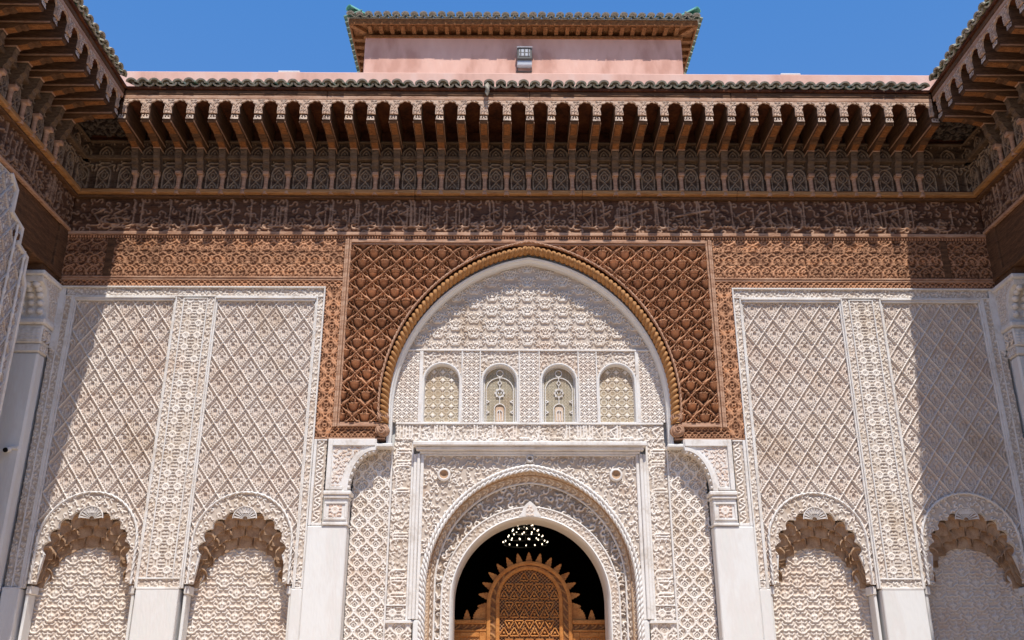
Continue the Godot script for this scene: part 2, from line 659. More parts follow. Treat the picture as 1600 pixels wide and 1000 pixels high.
func make_materials() -> void:
	var patina := noise_tex(3, 0.006, [Color(0.90, 0.855, 0.80), Color(0.97, 0.955, 0.935), Color(1, 1, 1), Color(0.985, 0.965, 0.945), Color(0.945, 0.895, 0.86)])
	var grain := noise_tex(11, 0.02, [Color(0.45, 0.45, 0.45), Color(1, 1, 1)], 0.6)
	mat("stucco", 0.95, patina, Vector3.ONE * 0.31, true)
	var wall := noise_tex(5, 0.008, [Color(0.875, 0.875, 0.865), Color(0.88, 0.87, 0.86), Color(0.895, 0.895, 0.89), Color(0.90, 0.90, 0.895)])
	bump(mat("plaster", 0.9, wall, Vector3(0.7, 0.22, 0.7)), grain, 0.4)
	bump(mat("moulding", 0.9, noise_tex(6, 0.012, [Color(0.80, 0.77, 0.74), Color(0.89, 0.875, 0.86), Color(0.91, 0.905, 0.90)]), Vector3.ONE * 0.7), grain, 0.2)
	bump(mat("niche_plaster", 0.92, noise_tex(8, 0.02, [Color(0.60, 0.48, 0.38), Color(0.70, 0.58, 0.47), Color(0.76, 0.65, 0.54)]), Vector3.ONE * 1.1), grain, 0.2)
	var pink := noise_tex(15, 0.006, [Color(0.80, 0.61, 0.54), Color(0.88, 0.70, 0.63), Color(0.905, 0.73, 0.66), Color(0.92, 0.77, 0.71)], 0.3)
	bump(mat("pink_plaster", 0.92, pink, Vector3(0.34, 0.13, 0.34)), grain, 0.6)
	# cedar: vertex colours carry the carving's wear and shade painted into its hollows, the picture the grain and the weathering of each board
	var cedar := noise_tex(21, 0.01, [Color(0.60, 0.52, 0.48), Color(0.84, 0.81, 0.78), Color(1, 0.98, 0.95), Color(0.96, 0.85, 0.73)], 0.5)
	bump(mat("cedar_carved", 0.8, cedar, Vector3(0.6, 1.6, 0.6), true), grain, 0.2)
	var beam := noise_tex(23, 0.012, [Color(0.28, 0.20, 0.14), Color(0.38, 0.27, 0.19), Color(0.47, 0.34, 0.24)], 0.55, 256, 4)
	bump(mat("cedar_beam", 0.8, beam, Vector3(0.5, 0.9, 0.5)), grain, 0.3)
	var honey := noise_tex(25, 0.012, [Color(0.55, 0.38, 0.23), Color(0.67, 0.49, 0.31), Color(0.74, 0.56, 0.38)], 0.5, 256, 4)
	bump(mat("cedar_honey", 0.72, honey, Vector3(0.4, 1.2, 0.4)), grain, 0.25)
	var umber := noise_tex(33, 0.03, [Color(0.36, 0.22, 0.13), Color(0.55, 0.36, 0.21), Color(0.66, 0.46, 0.28)], 0.6, 256, 2)
	bump(mat("cedar_umber", 0.8, umber, Vector3(1.2, 1.2, 1.2)), grain, 0.8)
	var pale := noise_tex(26, 0.012, [Color(0.56, 0.41, 0.33), Color(0.71, 0.56, 0.46), Color(0.78, 0.65, 0.56)], 0.5, 256, 4)
	bump(mat("cedar_weathered", 0.85, pale, Vector3(0.5, 1.0, 0.5)), grain, 0.3)
	var bleached := noise_tex(36, 0.014, [Color(0.66, 0.53, 0.45), Color(0.80, 0.68, 0.59), Color(0.86, 0.76, 0.68)], 0.55, 256, 4)
	bump(mat("cedar_bleached", 0.85, bleached, Vector3(0.7, 1.0, 0.7)), grain, 0.3)
	var grey := noise_tex(27, 0.014, [Color(0.30, 0.24, 0.19), Color(0.42, 0.34, 0.27), Color(0.50, 0.42, 0.35)], 0.55, 256, 4)
	bump(mat("cedar_grey", 0.88, grey, Vector3(0.6, 0.6, 0.6)), grain, 0.4)
	var soffit := noise_tex(29, 0.015, [Color(0.22, 0.12, 0.08), Color(0.34, 0.19, 0.12), Color(0.43, 0.26, 0.16)], 0.4)
	bump(mat("cedar_dark", 0.85, soffit, Vector3(0.6, 0.6, 0.6)), grain, 0.3)
	bump(mat("door_wood", 0.6, noise_tex(31, 0.012, [Color(0.66, 0.41, 0.20), Color(0.77, 0.52, 0.28), Color(0.83, 0.59, 0.34)], 0.5, 256, 4), Vector3(1.5, 0.6, 1.5)), grain, 0.15)
	mat("door_carved", 0.6, noise_tex(32, 0.02, [Color(0.80, 0.76, 0.72), Color(1, 1, 1)], 0.5), Vector3.ONE, true)
	var glaze := [[Color(0.30, 0.35, 0.30), Color(0.44, 0.49, 0.43), Color(0.68, 0.67, 0.60)], [Color(0.30, 0.36, 0.28), Color(0.45, 0.50, 0.41), Color(0.68, 0.67, 0.60)], [Color(0.27, 0.43, 0.36), Color(0.40, 0.55, 0.48), Color(0.66, 0.71, 0.64)], [Color(0.50, 0.49, 0.42), Color(0.66, 0.64, 0.56), Color(0.80, 0.77, 0.70)]]
	for k in 4:
		mat("tile_%d" % k, 0.5, noise_tex(41 + k, 0.03, glaze[k], 0.5, 128), Vector3.ONE * 2.0)
	mat("tile_turquoise", 0.35, noise_tex(47, 0.02, [Color(0.27, 0.56, 0.50), Color(0.42, 0.70, 0.63), Color(0.62, 0.80, 0.74)], 0.4, 128), Vector3.ONE * 1.5)
	mat("old_mortar", 0.95, noise_tex(49, 0.03, [Color(0.34, 0.32, 0.27), Color(0.50, 0.47, 0.41)], 0.5, 128), Vector3.ONE * 1.5)
	mat("mortar", 0.95, noise_tex(48, 0.03, [Color(0.55, 0.52, 0.46), Color(0.75, 0.72, 0.66)], 0.5, 128), Vector3.ONE * 1.5)
	mat("marble", 0.5, noise_tex(51, 0.01, [Color(0.67, 0.56, 0.44), Color(0.77, 0.67, 0.54)], 0.4), Vector3.ONE * 0.3)
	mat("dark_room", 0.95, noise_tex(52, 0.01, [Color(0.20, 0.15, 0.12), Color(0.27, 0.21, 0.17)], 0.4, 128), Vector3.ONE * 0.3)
	mat("metal_grey", 0.5, null, Vector3.ONE, false, Color(0.36, 0.35, 0.34))
	mat("metal_black", 0.45, null, Vector3.ONE, false, Color(0.06, 0.06, 0.065))
	mat("lamp_glass", 0.2, null, Vector3.ONE, false, Color(0.75, 0.76, 0.78))
	var b := mat("bulb", 0.3, null, Vector3.ONE, false, Color(1, 0.95, 0.88))
	b.emission_enabled = true
	b.emission = Color(1.0, 0.93, 0.82)
	b.emission_energy_multiplier = 2.6

# ---------------------------------------------------------------- carving patterns
func curve(pts: Array, n := 10) -> PackedVector2Array:   # a smooth line through points
	var c := Curve2D.new()
	for i in pts.size():
		var p: Vector2 = pts[i]
		var a: Vector2 = pts[maxi(i - 1, 0)]
		var b: Vector2 = pts[mini(i + 1, pts.size() - 1)]
		c.add_point(p, (a - b) / 6.0, (b - a) / 6.0)
	var out := PackedVector2Array()
	var l := (pts.size() - 1) * n / 3
	for i in l + 1:
		var f := float(i) / l * (pts.size() - 1)
		out.append(c.sample(mini(int(f), pts.size() - 2), f - mini(int(f), pts.size() - 2)))
	return out

func make_patterns() -> void:
	# the diamond lattice: cut edges on the bars, in each diamond a small arch between leaves
	var t := Tile.new(0.312, 0.434, 125)
	var W := 0.312
	var H := 0.434
	for c in [Vector2(0, 0), Vector2(W / 2, H / 2)]:
		for sy in [-1.0, 1.0]:
			for f in [0.14, 0.3, 0.46, 0.62, 0.78]:
				for sx in [-1.0, 1.0]:
					var e := Vector2(sx * W / 2 * f, sy * H / 2 * (1.0 - f)) * 0.84
					t.disc(c + e, 0.0105, 0.7)
		t.both(c.x, c.y, PackedVector2Array([Vector2(W / 2, 0), Vector2(0, H / 2)]), 0.0095, 1.0)
		t.both(c.x, c.y, PackedVector2Array([Vector2(W / 2, 0), Vector2(0, -H / 2)]), 0.0095, 1.0)
		t.both(c.x, c.y, curve([Vector2(-0.034, -0.095), Vector2(-0.036, -0.035), Vector2(-0.027, -0.008), Vector2(0, 0.012)]), 0.0075, 0.82)
		t.both(c.x, c.y, curve([Vector2(-0.066, -0.07), Vector2(-0.076, -0.01), Vector2(-0.062, 0.03), Vector2(-0.042, 0.06), Vector2(-0.02, 0.075), Vector2(0, 0.12)]), 0.0085, 0.78)
		t.both(c.x, c.y, PackedVector2Array([Vector2(0.055, -0.03), Vector2(0.05, 0.01)]), 0.011, 0.6, 0.004)
		t.disc(c + Vector2(0, 0.045), 0.017, 0.74)
		t.both(c.x, c.y, curve([Vector2(0, 0.02), Vector2(0.018, 0.03), Vector2(0.028, 0.05)]), 0.008, 0.7)
		t.both(c.x, c.y, curve([Vector2(0.034, -0.095), Vector2(0.018, -0.125), Vector2(0, -0.155)]), 0.008, 0.74)
		t.disc(c + Vector2(0, -0.105), 0.013, 0.65)
		t.line(PackedVector2Array([c + Vector2(-0.034, -0.085), c + Vector2(0.034, -0.085)]), 0.006, 0.6)
	TL.lattice = t
	# the tympanum: vase shapes with paired loops, tied together by tendrils
	t = Tile.new(0.58, 0.255, 130)
	for c in [Vector2(0.145, 0.06), Vector2(0.435, 0.1875)]:
		for sx in [-1.0, 1.0]:
			# a heart whose two arms curl in at the top
			var q := PackedVector2Array([c + Vector2(0, -0.028)])
			q.append(c + Vector2(sx * 0.03, -0.004))
			for k in 9:
				q.append(c + Vector2(sx * 0.03, 0.04) + Vector2.from_angle(PI / 2 + sx * (-1.5 + k * 0.5)) * lerpf(0.026, 0.014, k / 8.0))
			t.line(q, 0.0078, 1.0)
			t.ring(c + Vector2(sx * 0.02, -0.062), 0.013, 0.0068, 0.95)
			t.line(curve([c + Vector2(sx * 0.006, -0.084), c + Vector2(sx * 0.05, -0.09), c + Vector2(sx * 0.078, -0.05), c + Vector2(sx * 0.082, 0.0), c + Vector2(sx * 0.11, 0.03), c + Vector2(sx * 0.145, 0.025)]), 0.0078, 1.0)
			t.line(curve([c + Vector2(sx * 0.145, -0.035), c + Vector2(sx * 0.118, -0.022), c + Vector2(sx * 0.108, -0.05), c + Vector2(sx * 0.128, -0.068)]), 0.0075, 0.95, 0.009)
			t.line(curve([c + Vector2(sx * 0.06, 0.072), c + Vector2(sx * 0.075, 0.04), c + Vector2(sx * 0.105, 0.062), c + Vector2(sx * 0.095, 0.09)]), 0.007, 0.9, 0.009)
			t.line(curve([c + Vector2(sx * 0.052, -0.01), c + Vector2(sx * 0.055, -0.045), c + Vector2(sx * 0.042, -0.06)]), 0.0065, 0.85)
		t.line(PackedVector2Array([c + Vector2(0, -0.05), c + Vector2(0, 0.01)]), 0.007, 0.8)
		t.line(PackedVector2Array([c + Vector2(0, 0.075), c + Vector2(0, 0.10)]), 0.012, 0.9, 0.004)
	TL.vases = t
	# the flanks: palmettes in a net of pointed ovals
	t = Tile.new(0.26, 0.28, 120)
	for c in [Vector2(0.0, 0.0), Vector2(0.13, 0.14)]:
		t.both(c.x, c.y, curve([Vector2(0, 0.14), Vector2(0.022, 0.1), Vector2(0.082, 0.06), Vector2(0.108, 0.0), Vector2(0.082, -0.06), Vector2(0.022, -0.1), Vector2(0, -0.14)]), 0.0085)
		for sx in [-1.0, 1.0]:
			t.line(curve([c + Vector2(0, -0.09), c + Vector2(sx * 0.042, -0.066), c + Vector2(sx * 0.05, -0.02), c + Vector2(sx * 0.02, 0.004), c + Vector2(sx * 0.022, 0.035), c + Vector2(sx * 0.05, 0.05), c + Vector2(sx * 0.066, 0.025)]), 0.0082, 1.0, 0.0065)
			t.line(curve([c + Vector2(sx * 0.012, 0.075), c + Vector2(sx * 0.03, 0.09), c + Vector2(sx * 0.02, 0.11)]), 0.007, 0.85)
			t.line(curve([c + Vector2(sx * 0.012, -0.055), c + Vector2(sx * 0.024, -0.035), c + Vector2(0, -0.012)]), 0.0068, 0.85)
		t.line(PackedVector2Array([c + Vector2(0, 0.02), c + Vector2(0, 0.075)]), 0.011, 0.9, 0.004)
	TL.ogee = t
	# dense curling stems
	t = Tile.new(1.15, 1.0, 110)
	scrolls(t, 5, 0.037, 0.0085, 1.0, 3000)
	TL.scrolls = t
	t = Tile.new(0.9, 0.7, 120)
	scrolls(t, 9, 0.0255, 0.0068, 1.0, 3000)
	TL.fine = t
	# broad curling leaves
	t = Tile.new(1.4, 0.42, 110)
	scrolls(t, 12, 0.062, 0.0135, 1.0, 900)
	scrolls(t, 13, 0.035, 0.008, 0.7, 500)
	TL.leaves = t
	# a running S scroll with dots, one strip wide
	t = Tile.new(0.13, 0.19, 130)
	t.line(curve([Vector2(0.02, 0.0), Vector2(0.075, 0.03), Vector2(0.105, 0.075), Vector2(0.06, 0.1), Vector2(0.03, 0.13), Vector2(0.055, 0.165), Vector2(0.1, 0.16)]), 0.011)
	t.hook(Vector2(0.035, 0.06), 0.018, 0.0, 4.0, 0.008, 0.9, 0.8)
	t.hook(Vector2(0.1, 0.13), 0.016, PI, 4.0, 0.008, 0.9, 0.8)
	t.disc(Vector2(0.02, 0.175), 0.012, 0.8)
	TL.strip = t
	# scalework for the bands between the windows
	t = Tile.new(0.145, 0.12, 130)
	for c in [Vector2(0, 0), Vector2(0.0725, 0.06)]:
		t.both(c.x, c.y, curve([Vector2(0.068, 0.03), Vector2(0.055, -0.015), Vector2(0.0, -0.045)]), 0.0085)
		t.both(c.x, c.y, curve([Vector2(0.03, 0.0), Vector2(0.012, 0.012), Vector2(0.0, 0.035)]), 0.0075, 0.9)
		t.disc(c + Vector2(0, -0.012), 0.0085, 0.8)
	TL.scales = t
	# star interlace
	t = Tile.new(0.178, 0.2, 130)
	var c0 := Vector2(0.089, 0.1)
	for k in 2:
		var q := PackedVector2Array()
		for i in 5:
			q.append(c0 + Vector2.from_angle(PI / 4 * k + PI / 2 * i) * 0.055)
		t.line(q, 0.0065)
	t.ring(c0, 0.02, 0.007, 0.85)
	for sx in [-1.0, 1.0]:
		for sy in [-1.0, 1.0]:
			t.line(PackedVector2Array([c0 + Vector2(sx * 0.052, sy * 0.022), c0 + Vector2(sx * 0.089, sy * 0.022)]), 0.006)
			t.line(PackedVector2Array([c0 + Vector2(sx * 0.022, sy * 0.052), c0 + Vector2(sx * 0.022, sy * 0.1)]), 0.006)
			t.line(PackedVector2Array([c0 + Vector2(sx * 0.045, sy * 0.078), c0 + Vector2(sx * 0.089, sy * 0.078)]), 0.006)
			t.disc(c0 + Vector2(sx * 0.066, sy * 0.056), 0.01, 0.7)
	TL.stars = t
	# the blind arches: fanned leaves joined by curling stems
	t = Tile.new(0.4, 0.32, 130)
	for c in [Vector2(0.1, 0.08), Vector2(0.3, 0.24)]:
		for k in 5:
			var a := PI / 2 + (k - 2) * 0.6
			var d := Vector2.from_angle(a)
			t.line(PackedVector2Array([c + d * 0.026, c + d * (0.06 + 0.018 * float(k == 2))]), 0.0105, 0.95, 0.003)
		for sx in [-1.0, 1.0]:
			t.line(curve([c + Vector2(0, -0.06), c + Vector2(sx * 0.04, -0.05), c + Vector2(sx * 0.07, -0.02), c + Vector2(sx * 0.1, -0.005), c + Vector2(sx * 0.12, 0.03), c + Vector2(sx * 0.1, 0.055), c + Vector2(sx * 0.078, 0.04)]), 0.0098, 1.0, 0.007)
			t.line(curve([c + Vector2(sx * 0.1, -0.005), c + Vector2(sx * 0.15, -0.022), c + Vector2(sx * 0.2, -0.005)]), 0.009, 0.95)
			t.line(curve([c + Vector2(sx * 0.02, -0.095), c + Vector2(sx * 0.055, -0.1), c + Vector2(sx * 0.085, -0.075), c + Vector2(sx * 0.075, -0.052)]), 0.0085, 0.9, 0.006)
			t.line(curve([c + Vector2(sx * 0.125, -0.05), c + Vector2(sx * 0.15, -0.075), c + Vector2(sx * 0.185, -0.06)]), 0.0085, 0.85, 0.006)
			t.line(curve([c + Vector2(sx * 0.015, 0.0), c + Vector2(sx * 0.035, 0.012), c + Vector2(sx * 0.03, 0.03)]), 0.007, 0.8)
		t.ring(c + Vector2(0, -0.02), 0.016, 0.007, 0.9)
		t.line(PackedVector2Array([c + Vector2(0, 0.09), c + Vector2(0, 0.125)]), 0.009, 0.85, 0.004)
	TL.fans = t
	# pierced star grille of the outer windows
	t = Tile.new(0.142, 0.142, 150)
	var g := Vector2(0.071, 0.071)
	t.ring(g, 0.046, 0.006, 0.62)
	for k in 8:
		t.disc(g + Vector2.from_angle(k * PI / 4 + 0.39) * 0.031, 0.0085, 0.5)
	t.disc(g, 0.009, 0.35)
	for k in 8:
		t.line(PackedVector2Array([Vector2.ZERO, Vector2.from_angle(k * PI / 4) * (0.05 if k % 2 == 0 else 0.034)]), 0.0145, 1.0, 0.003)
	for k in 4:
		t.disc(g + Vector2.from_angle(k * PI / 2) * 0.071, 0.009, 0.95)
	TL.grille = t
	# fine mesh of the inner windows
	t = Tile.new(0.05, 0.05, 200)
	t.line(PackedVector2Array([Vector2(0, 0.025), Vector2(0.05, 0.025)]), 0.005, 0.7)
	t.line(PackedVector2Array([Vector2(0.025, 0), Vector2(0.025, 0.05)]), 0.005, 0.7)
	t.disc(Vector2(0, 0), 0.008, 0.9)
	TL.mesh = t
	# cedar: bulging cones under flowers, set like scales
	t = Tile.new(0.372, 0.35, 115)
	for c in [Vector2(0.093, 0.0875), Vector2(0.279, 0.2625)]:
		scaled_boss(t, c)
	TL.cones = t
	# cedar: crossing pointed arches over small scrolls
	t = Tile.new(0.4, 0.69, 110)
	scrolls(t, 31, 0.024, 0.0075, 0.82, 2000)
	for k in 3:
		for sx in [0.0, 0.2]:
			var y := 0.04 + k * 0.2
			var cx: float = sx
			t.both(cx, y, curve([Vector2(0.19, 0.0), Vector2(0.185, 0.08), Vector2(0.13, 0.13), Vector2(0.05, 0.16), Vector2(0.0, 0.2)]), 0.009)
			t.disc(Vector2(cx, y + 0.205), 0.022, 0.85)
			t.ring(Vector2(cx + 0.1, y + 0.07), 0.021, 0.0075, 1.0)
	for k in 10:
		t.disc(Vector2(0.02 + 0.04 * k, 0.668), 0.012, 1.0)
	TL.lace = t
	# cedar: a row of crossing arches
	t = Tile.new(0.2, 0.122, 130)
	for cx in [0.0, 0.1]:
		t.both(cx, 0.0, curve([Vector2(0.098, 0.004), Vector2(0.06, 0.065), Vector2(0.0, 0.112)]), 0.0085)
		t.both(cx, 0.0, curve([Vector2(0.05, 0.004), Vector2(0.03, 0.03), Vector2(0.0, 0.055)]), 0.0075, 0.75)
	TL.zigzag = t
	# cedar: pointed ovals, upright
	t = Tile.new(0.27, 0.33, 110)
	for c in [Vector2(0.135, 0.165), Vector2(0.0, 0.0)]:
		t.both(c.x, c.y, curve([Vector2(0, 0.165), Vector2(0.07, 0.1), Vector2(0.112, 0.0), Vector2(0.07, -0.1), Vector2(0, -0.165)]), 0.011)
		t.both(c.x, c.y, curve([Vector2(0, 0.115), Vector2(0.05, 0.06), Vector2(0.075, 0.0), Vector2(0.05, -0.06), Vector2(0, -0.115)]), 0.0085, 0.85)
		t.ring(c + Vector2(0, 0.02), 0.026, 0.009, 0.8)
		for sx in [-1.0, 1.0]:
			t.hook(c + Vector2(sx * 0.03, -0.045), 0.02, PI / 2, sx * 4.0, 0.008, 0.75, 1.0)
			t.disc(c + Vector2(sx * 0.03, 0.055), 0.011, 0.7)
	TL.ovals = t
	# eaves: a knotted cartouche under a lobed arch
	t = Tile.new(BAY, 0.62, 110)
	var m := BAY / 2
	for q in [[0.13, 0.1], [0.36, 0.1]]:
		t.both(m, q[0], curve([Vector2(0, -0.1), Vector2(0.062, -0.055), Vector2(0.075, 0.02), Vector2(0.03, 0.08), Vector2(0, 0.12)]), 0.011, 0.9)
		t.both(m, q[0], curve([Vector2(0, -0.06), Vector2(0.03, -0.02), Vector2(0.025, 0.03), Vector2(0, 0.05)]), 0.01, 0.8)
	t.both(m, 0, curve([Vector2(0.1, 0.0), Vector2(0.108, 0.3), Vector2(0.1, 0.43), Vector2(0.06, 0.5), Vector2(0.0, 0.53)]), 0.012, 1.0)
	t.both(m, 0, curve([Vector2(0.165, 0.45), Vector2(0.14, 0.5), Vector2(0.16, 0.56), Vector2(0.1, 0.56), Vector2(0.07, 0.6), Vector2(0, 0.6)]), 0.012, 0.9)
	t.both(m, 0, curve([Vector2(0.02, 0.53), Vector2(0.09, 0.55)]), 0.012, 0.7)
	TL.cartouche = t
	t = Tile.new(BAY, 0.22, 110)
	t.both(m, 0, curve([Vector2(0.11, 0.0), Vector2(0.105, 0.08), Vector2(0.06, 0.14), Vector2(0.0, 0.18)]), 0.013, 1.0)
	t.both(m, 0, curve([Vector2(0.06, 0.0), Vector2(0.055, 0.06), Vector2(0.0, 0.12)]), 0.01, 0.85)
	t.disc(Vector2(m, 0.05), 0.022, 0.8)
	TL.arcade = t
	# turned lattice of the screen
	t = Tile.new(0.056, 0.056, 200)
	for c in [Vector2(0, 0), Vector2(0.028, 0.028)]:
		t.disc(c, 0.0095, 1.0)
	t.line(PackedVector2Array([Vector2(0, 0), Vector2(0.056, 0.056)]), 0.0048, 0.75)
	t.line(PackedVector2Array([Vector2(0, 0.056), Vector2(0.056, 0)]), 0.0048, 0.75)
	TL.turned = t
	TL.plain = Tile.new(0.2, 0.2, 20)
	TL.script_band = script_band(4.2, 0.27, 77, 110, 0.0095)
	TL.script_long = script_band(6.4, 0.27, 78, 110, 0.0095)

func scaled_boss(t: Tile, c: Vector2) -> void:
	# slanting ribs part the cones into pointed cells
	for sx in [-1.0, 1.0]:
		t.line(curve([c + Vector2(0, 0.175), c + Vector2(sx * 0.05, 0.118), c + Vector2(sx * 0.115, 0.07), c + Vector2(sx * 0.186, 0.0)]), 0.0118, 0.68)
		t.line(curve([c + Vector2(0, -0.175), c + Vector2(sx * 0.06, -0.128), c + Vector2(sx * 0.13, -0.075), c + Vector2(sx * 0.186, 0.0)]), 0.0118, 0.68)
		t.line(curve([c + Vector2(sx * 0.15, 0.0), c + Vector2(sx * 0.112, 0.03), c + Vector2(sx * 0.098, 0.0), c + Vector2(sx * 0.118, -0.02)]), 0.012, 0.62, 0.009)
		t.line(curve([c + Vector2(0, -0.13), c + Vector2(sx * 0.045, -0.1), c + Vector2(sx * 0.088, -0.05), c + Vector2(sx * 0.09, 0.0)]), 0.0105, 0.5)
		t.line(curve([c + Vector2(sx * 0.05, 0.035), c + Vector2(sx * 0.085, 0.05), c + Vector2(sx * 0.07, 0.085)]), 0.011, 0.66, 0.008)
	t.cup(c + Vector2(0, 0.028), 0.078, 0.135, 1.0)
	t.ring(c + Vector2(0, 0.064), 0.034, 0.0095, 0.98)
	t.disc(c + Vector2(0, 0.064), 0.015, 0.95)
	for k in 3:
		var d := Vector2.from_angle(PI / 2 + (k - 1) * 0.6)
		t.line(PackedVector2Array([c + Vector2(0, 0.064) + d * 0.048, c + Vector2(0, 0.064) + d * 0.075]), 0.0095, 0.75, 0.005)

# a band of cursive script carved over small scrolls
func script_band(length: float, high: float, seed_: int, px: float, hw: float) -> Tile:
	var t := Tile.new(length, high, px)
	var g := RandomNumberGenerator.new()
	g.seed = seed_
	scrolls(t, seed_, 0.026, 0.0075, 0.82, 4000)
	var x := 0.03
	while x < length - 0.1:
		x += letters(t, g, Vector2(x, high * 0.16), high * 0.8, hw)
	return t

# writes one group of letters with its foot on p, returns how far it went
func letters(t: Tile, g: RandomNumberGenerator, p: Vector2, h: float, hw: float) -> float:
	var k := g.randi() % 7
	var u := h * 0.25
	if k <= 1:      # tall upright pair joined at the foot
		t.line(PackedVector2Array([p + Vector2(0, h), p + Vector2(0, u * 0.4)]), hw * 1.2, 1.0, hw)
		t.line(curve([p + Vector2(u * 0.8, h), p + Vector2(u * 0.75, u * 0.5), p + Vector2(u * 0.2, 0), p + Vector2(-u * 0.7, u * 0.1)]), hw * 1.1)
		t.line(PackedVector2Array([p + Vector2(-u * 0.18, h), p + Vector2(u * 0.15, h * 0.96)]), hw * 1.3)
		return u * 1.7
	if k == 2:      # a row of teeth ending in a bowl
		var q := PackedVector2Array()
		for i in 9:
			q.append(p + Vector2(u * 0.33 * i, u * (0.5 if i % 2 == 0 else 0.12)))
		t.line(q, hw)
		t.line(curve([q[8], q[8] + Vector2(u * 0.5, -u * 0.7), q[8] + Vector2(u * 1.1, -u * 0.6), q[8] + Vector2(u * 1.3, u * 0.2)]), hw)
		return u * 4.3
	if k == 3:      # a loop with a tail
		t.ring(p + Vector2(u * 0.5, u * 0.55), u * 0.38, hw * 0.9)
		t.line(curve([p + Vector2(u * 0.85, u * 0.4), p + Vector2(u * 0.75, -u * 0.2), p + Vector2(u * 0.1, -u * 0.5), p + Vector2(-u * 0.4, -u * 0.4)]), hw)
		return u * 1.5
	if k == 4:      # a long slanting stroke over a flat base
		t.line(PackedVector2Array([p + Vector2(u * 0.2, h * 0.62), p + Vector2(u * 2.0, h * 0.86)]), hw, 1.0, hw * 1.3)
		t.line(curve([p + Vector2(u * 0.2, h * 0.62), p + Vector2(u * 1.3, u * 0.9), p + Vector2(u * 1.4, u * 0.2), p + Vector2(0, u * 0.1)]), hw)
		return u * 2.3
	if k == 5:      # an open hook above a deep bowl
		t.line(curve([p + Vector2(u * 1.2, u * 1.4), p + Vector2(u * 0.4, u * 1.5), p + Vector2(u * 0.5, u * 0.9), p + Vector2(u * 1.1, u * 0.7)]), hw)
		t.line(curve([p + Vector2(u * 1.1, u * 0.7), p + Vector2(u * 0.1, u * 0.3), p + Vector2(u * 0.4, -u * 0.45), p + Vector2(u * 1.4, -u * 0.4)]), hw)
		t.disc(p + Vector2(u * 0.8, u * 1.95), hw * 1.4)
		return u * 2.0
	t.line(curve([p + Vector2(u * 1.0, u * 0.9), p + Vector2(u * 0.9, 0.0), p + Vector2(u * 0.2, -u * 0.5), p + Vector2(-u * 0.3, -u * 0.5)]), hw * 1.1)
	t.disc(p + Vector2(u * 0.7, u * 1.4), hw * 1.4)
	t.line(PackedVector2Array([p + Vector2(u * 1.3, h * 0.95), p + Vector2(u * 1.3, u * 0.3)]), hw * 1.1)
	return u * 2.0

# ---------------------------------------------------------------- setting and plain walls
func build_setting() -> void:
	structure("ground", box(-60, -0.5, -60, 60, -0.02, 60, 0.0), M.mortar)
	structure("courtyard_floor", box(-9.5, -0.018, -12, 9.5, 0.0, 21, 0.0), M.marble)

func build_walls() -> void:
	var w := thing("palace_wall", "thick plain masonry of the far side of the courtyard, behind all the carving", "wall")
	for s in [-1.0, 1.0]:
		part("masonry", box(s * 1.32, 0, -0.9, s * 9.4, 8.5, -0.4), M.plaster, w)
	part("masonry", box(-1.32, 4.2, -0.9, 1.32, 8.5, -0.4), M.plaster, w)
	part("masonry", box(-9.4, 8.45, -0.9, 9.4, 11.4, -0.03), M.cedar_dark, w)
	# the wall above the doorway's arch
	var a := Arch.new(0.057, 2.727, 1.226, 0.0)
	var poly := PackedVector2Array([Vector2(-1.32, 0), Vector2(-1.32, 4.2), Vector2(1.32, 4.2), Vector2(1.32, 0)])
	for k in a.p.size():
		poly.append(a.p[a.p.size() - 1 - k])
	part("door_surround", MB.new().extrude(poly, -0.9, -0.41).mesh(), M.plaster, w)
	# the hall behind the doorway, unlit
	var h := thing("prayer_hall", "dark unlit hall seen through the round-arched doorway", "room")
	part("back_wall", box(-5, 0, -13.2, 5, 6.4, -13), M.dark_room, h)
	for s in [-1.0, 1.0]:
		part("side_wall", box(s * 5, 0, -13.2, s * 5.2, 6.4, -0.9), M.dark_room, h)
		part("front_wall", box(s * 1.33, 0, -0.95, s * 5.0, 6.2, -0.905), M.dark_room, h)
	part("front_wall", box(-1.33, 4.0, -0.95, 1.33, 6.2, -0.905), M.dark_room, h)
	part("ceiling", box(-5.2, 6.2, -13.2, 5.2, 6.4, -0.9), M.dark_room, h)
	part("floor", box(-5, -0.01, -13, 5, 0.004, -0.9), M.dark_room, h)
	for s in [-1.0, 1.0]:
		var side := "left" if s < 0 else "right"
		var p := thing("plain_pier", "smooth white pier under the star band on the %s, between two blind arches" % side, "pier", "smooth white piers")
		part("shaft", box(s * 5.67, 0, -0.36, s * 5.055, 2.862, 0.03, 0.012), M.plaster, p)
		p = thing("plain_pier", "smooth white pier under the stucco bracket %s of the doorway" % side, "pier", "smooth white piers")
		part("shaft", box(s * 3.283, 0, -0.38, s * 2.70, 3.752, 0.05, 0.015), M.plaster, p)
		part("side_strip", box(s * 3.45, 0, -0.36, s * 3.286, 2.862, 0.03, 0.012), M.plaster, p)
		p = thing("plain_pier", "smooth white pier in the shaded %s corner beside the outermost blind arch" % side, "pier", "smooth white piers")
		part("shaft", box(s * 7.58, 0, -0.36, s * 7.32, 2.862, 0.03, 0.012), M.plaster, p)

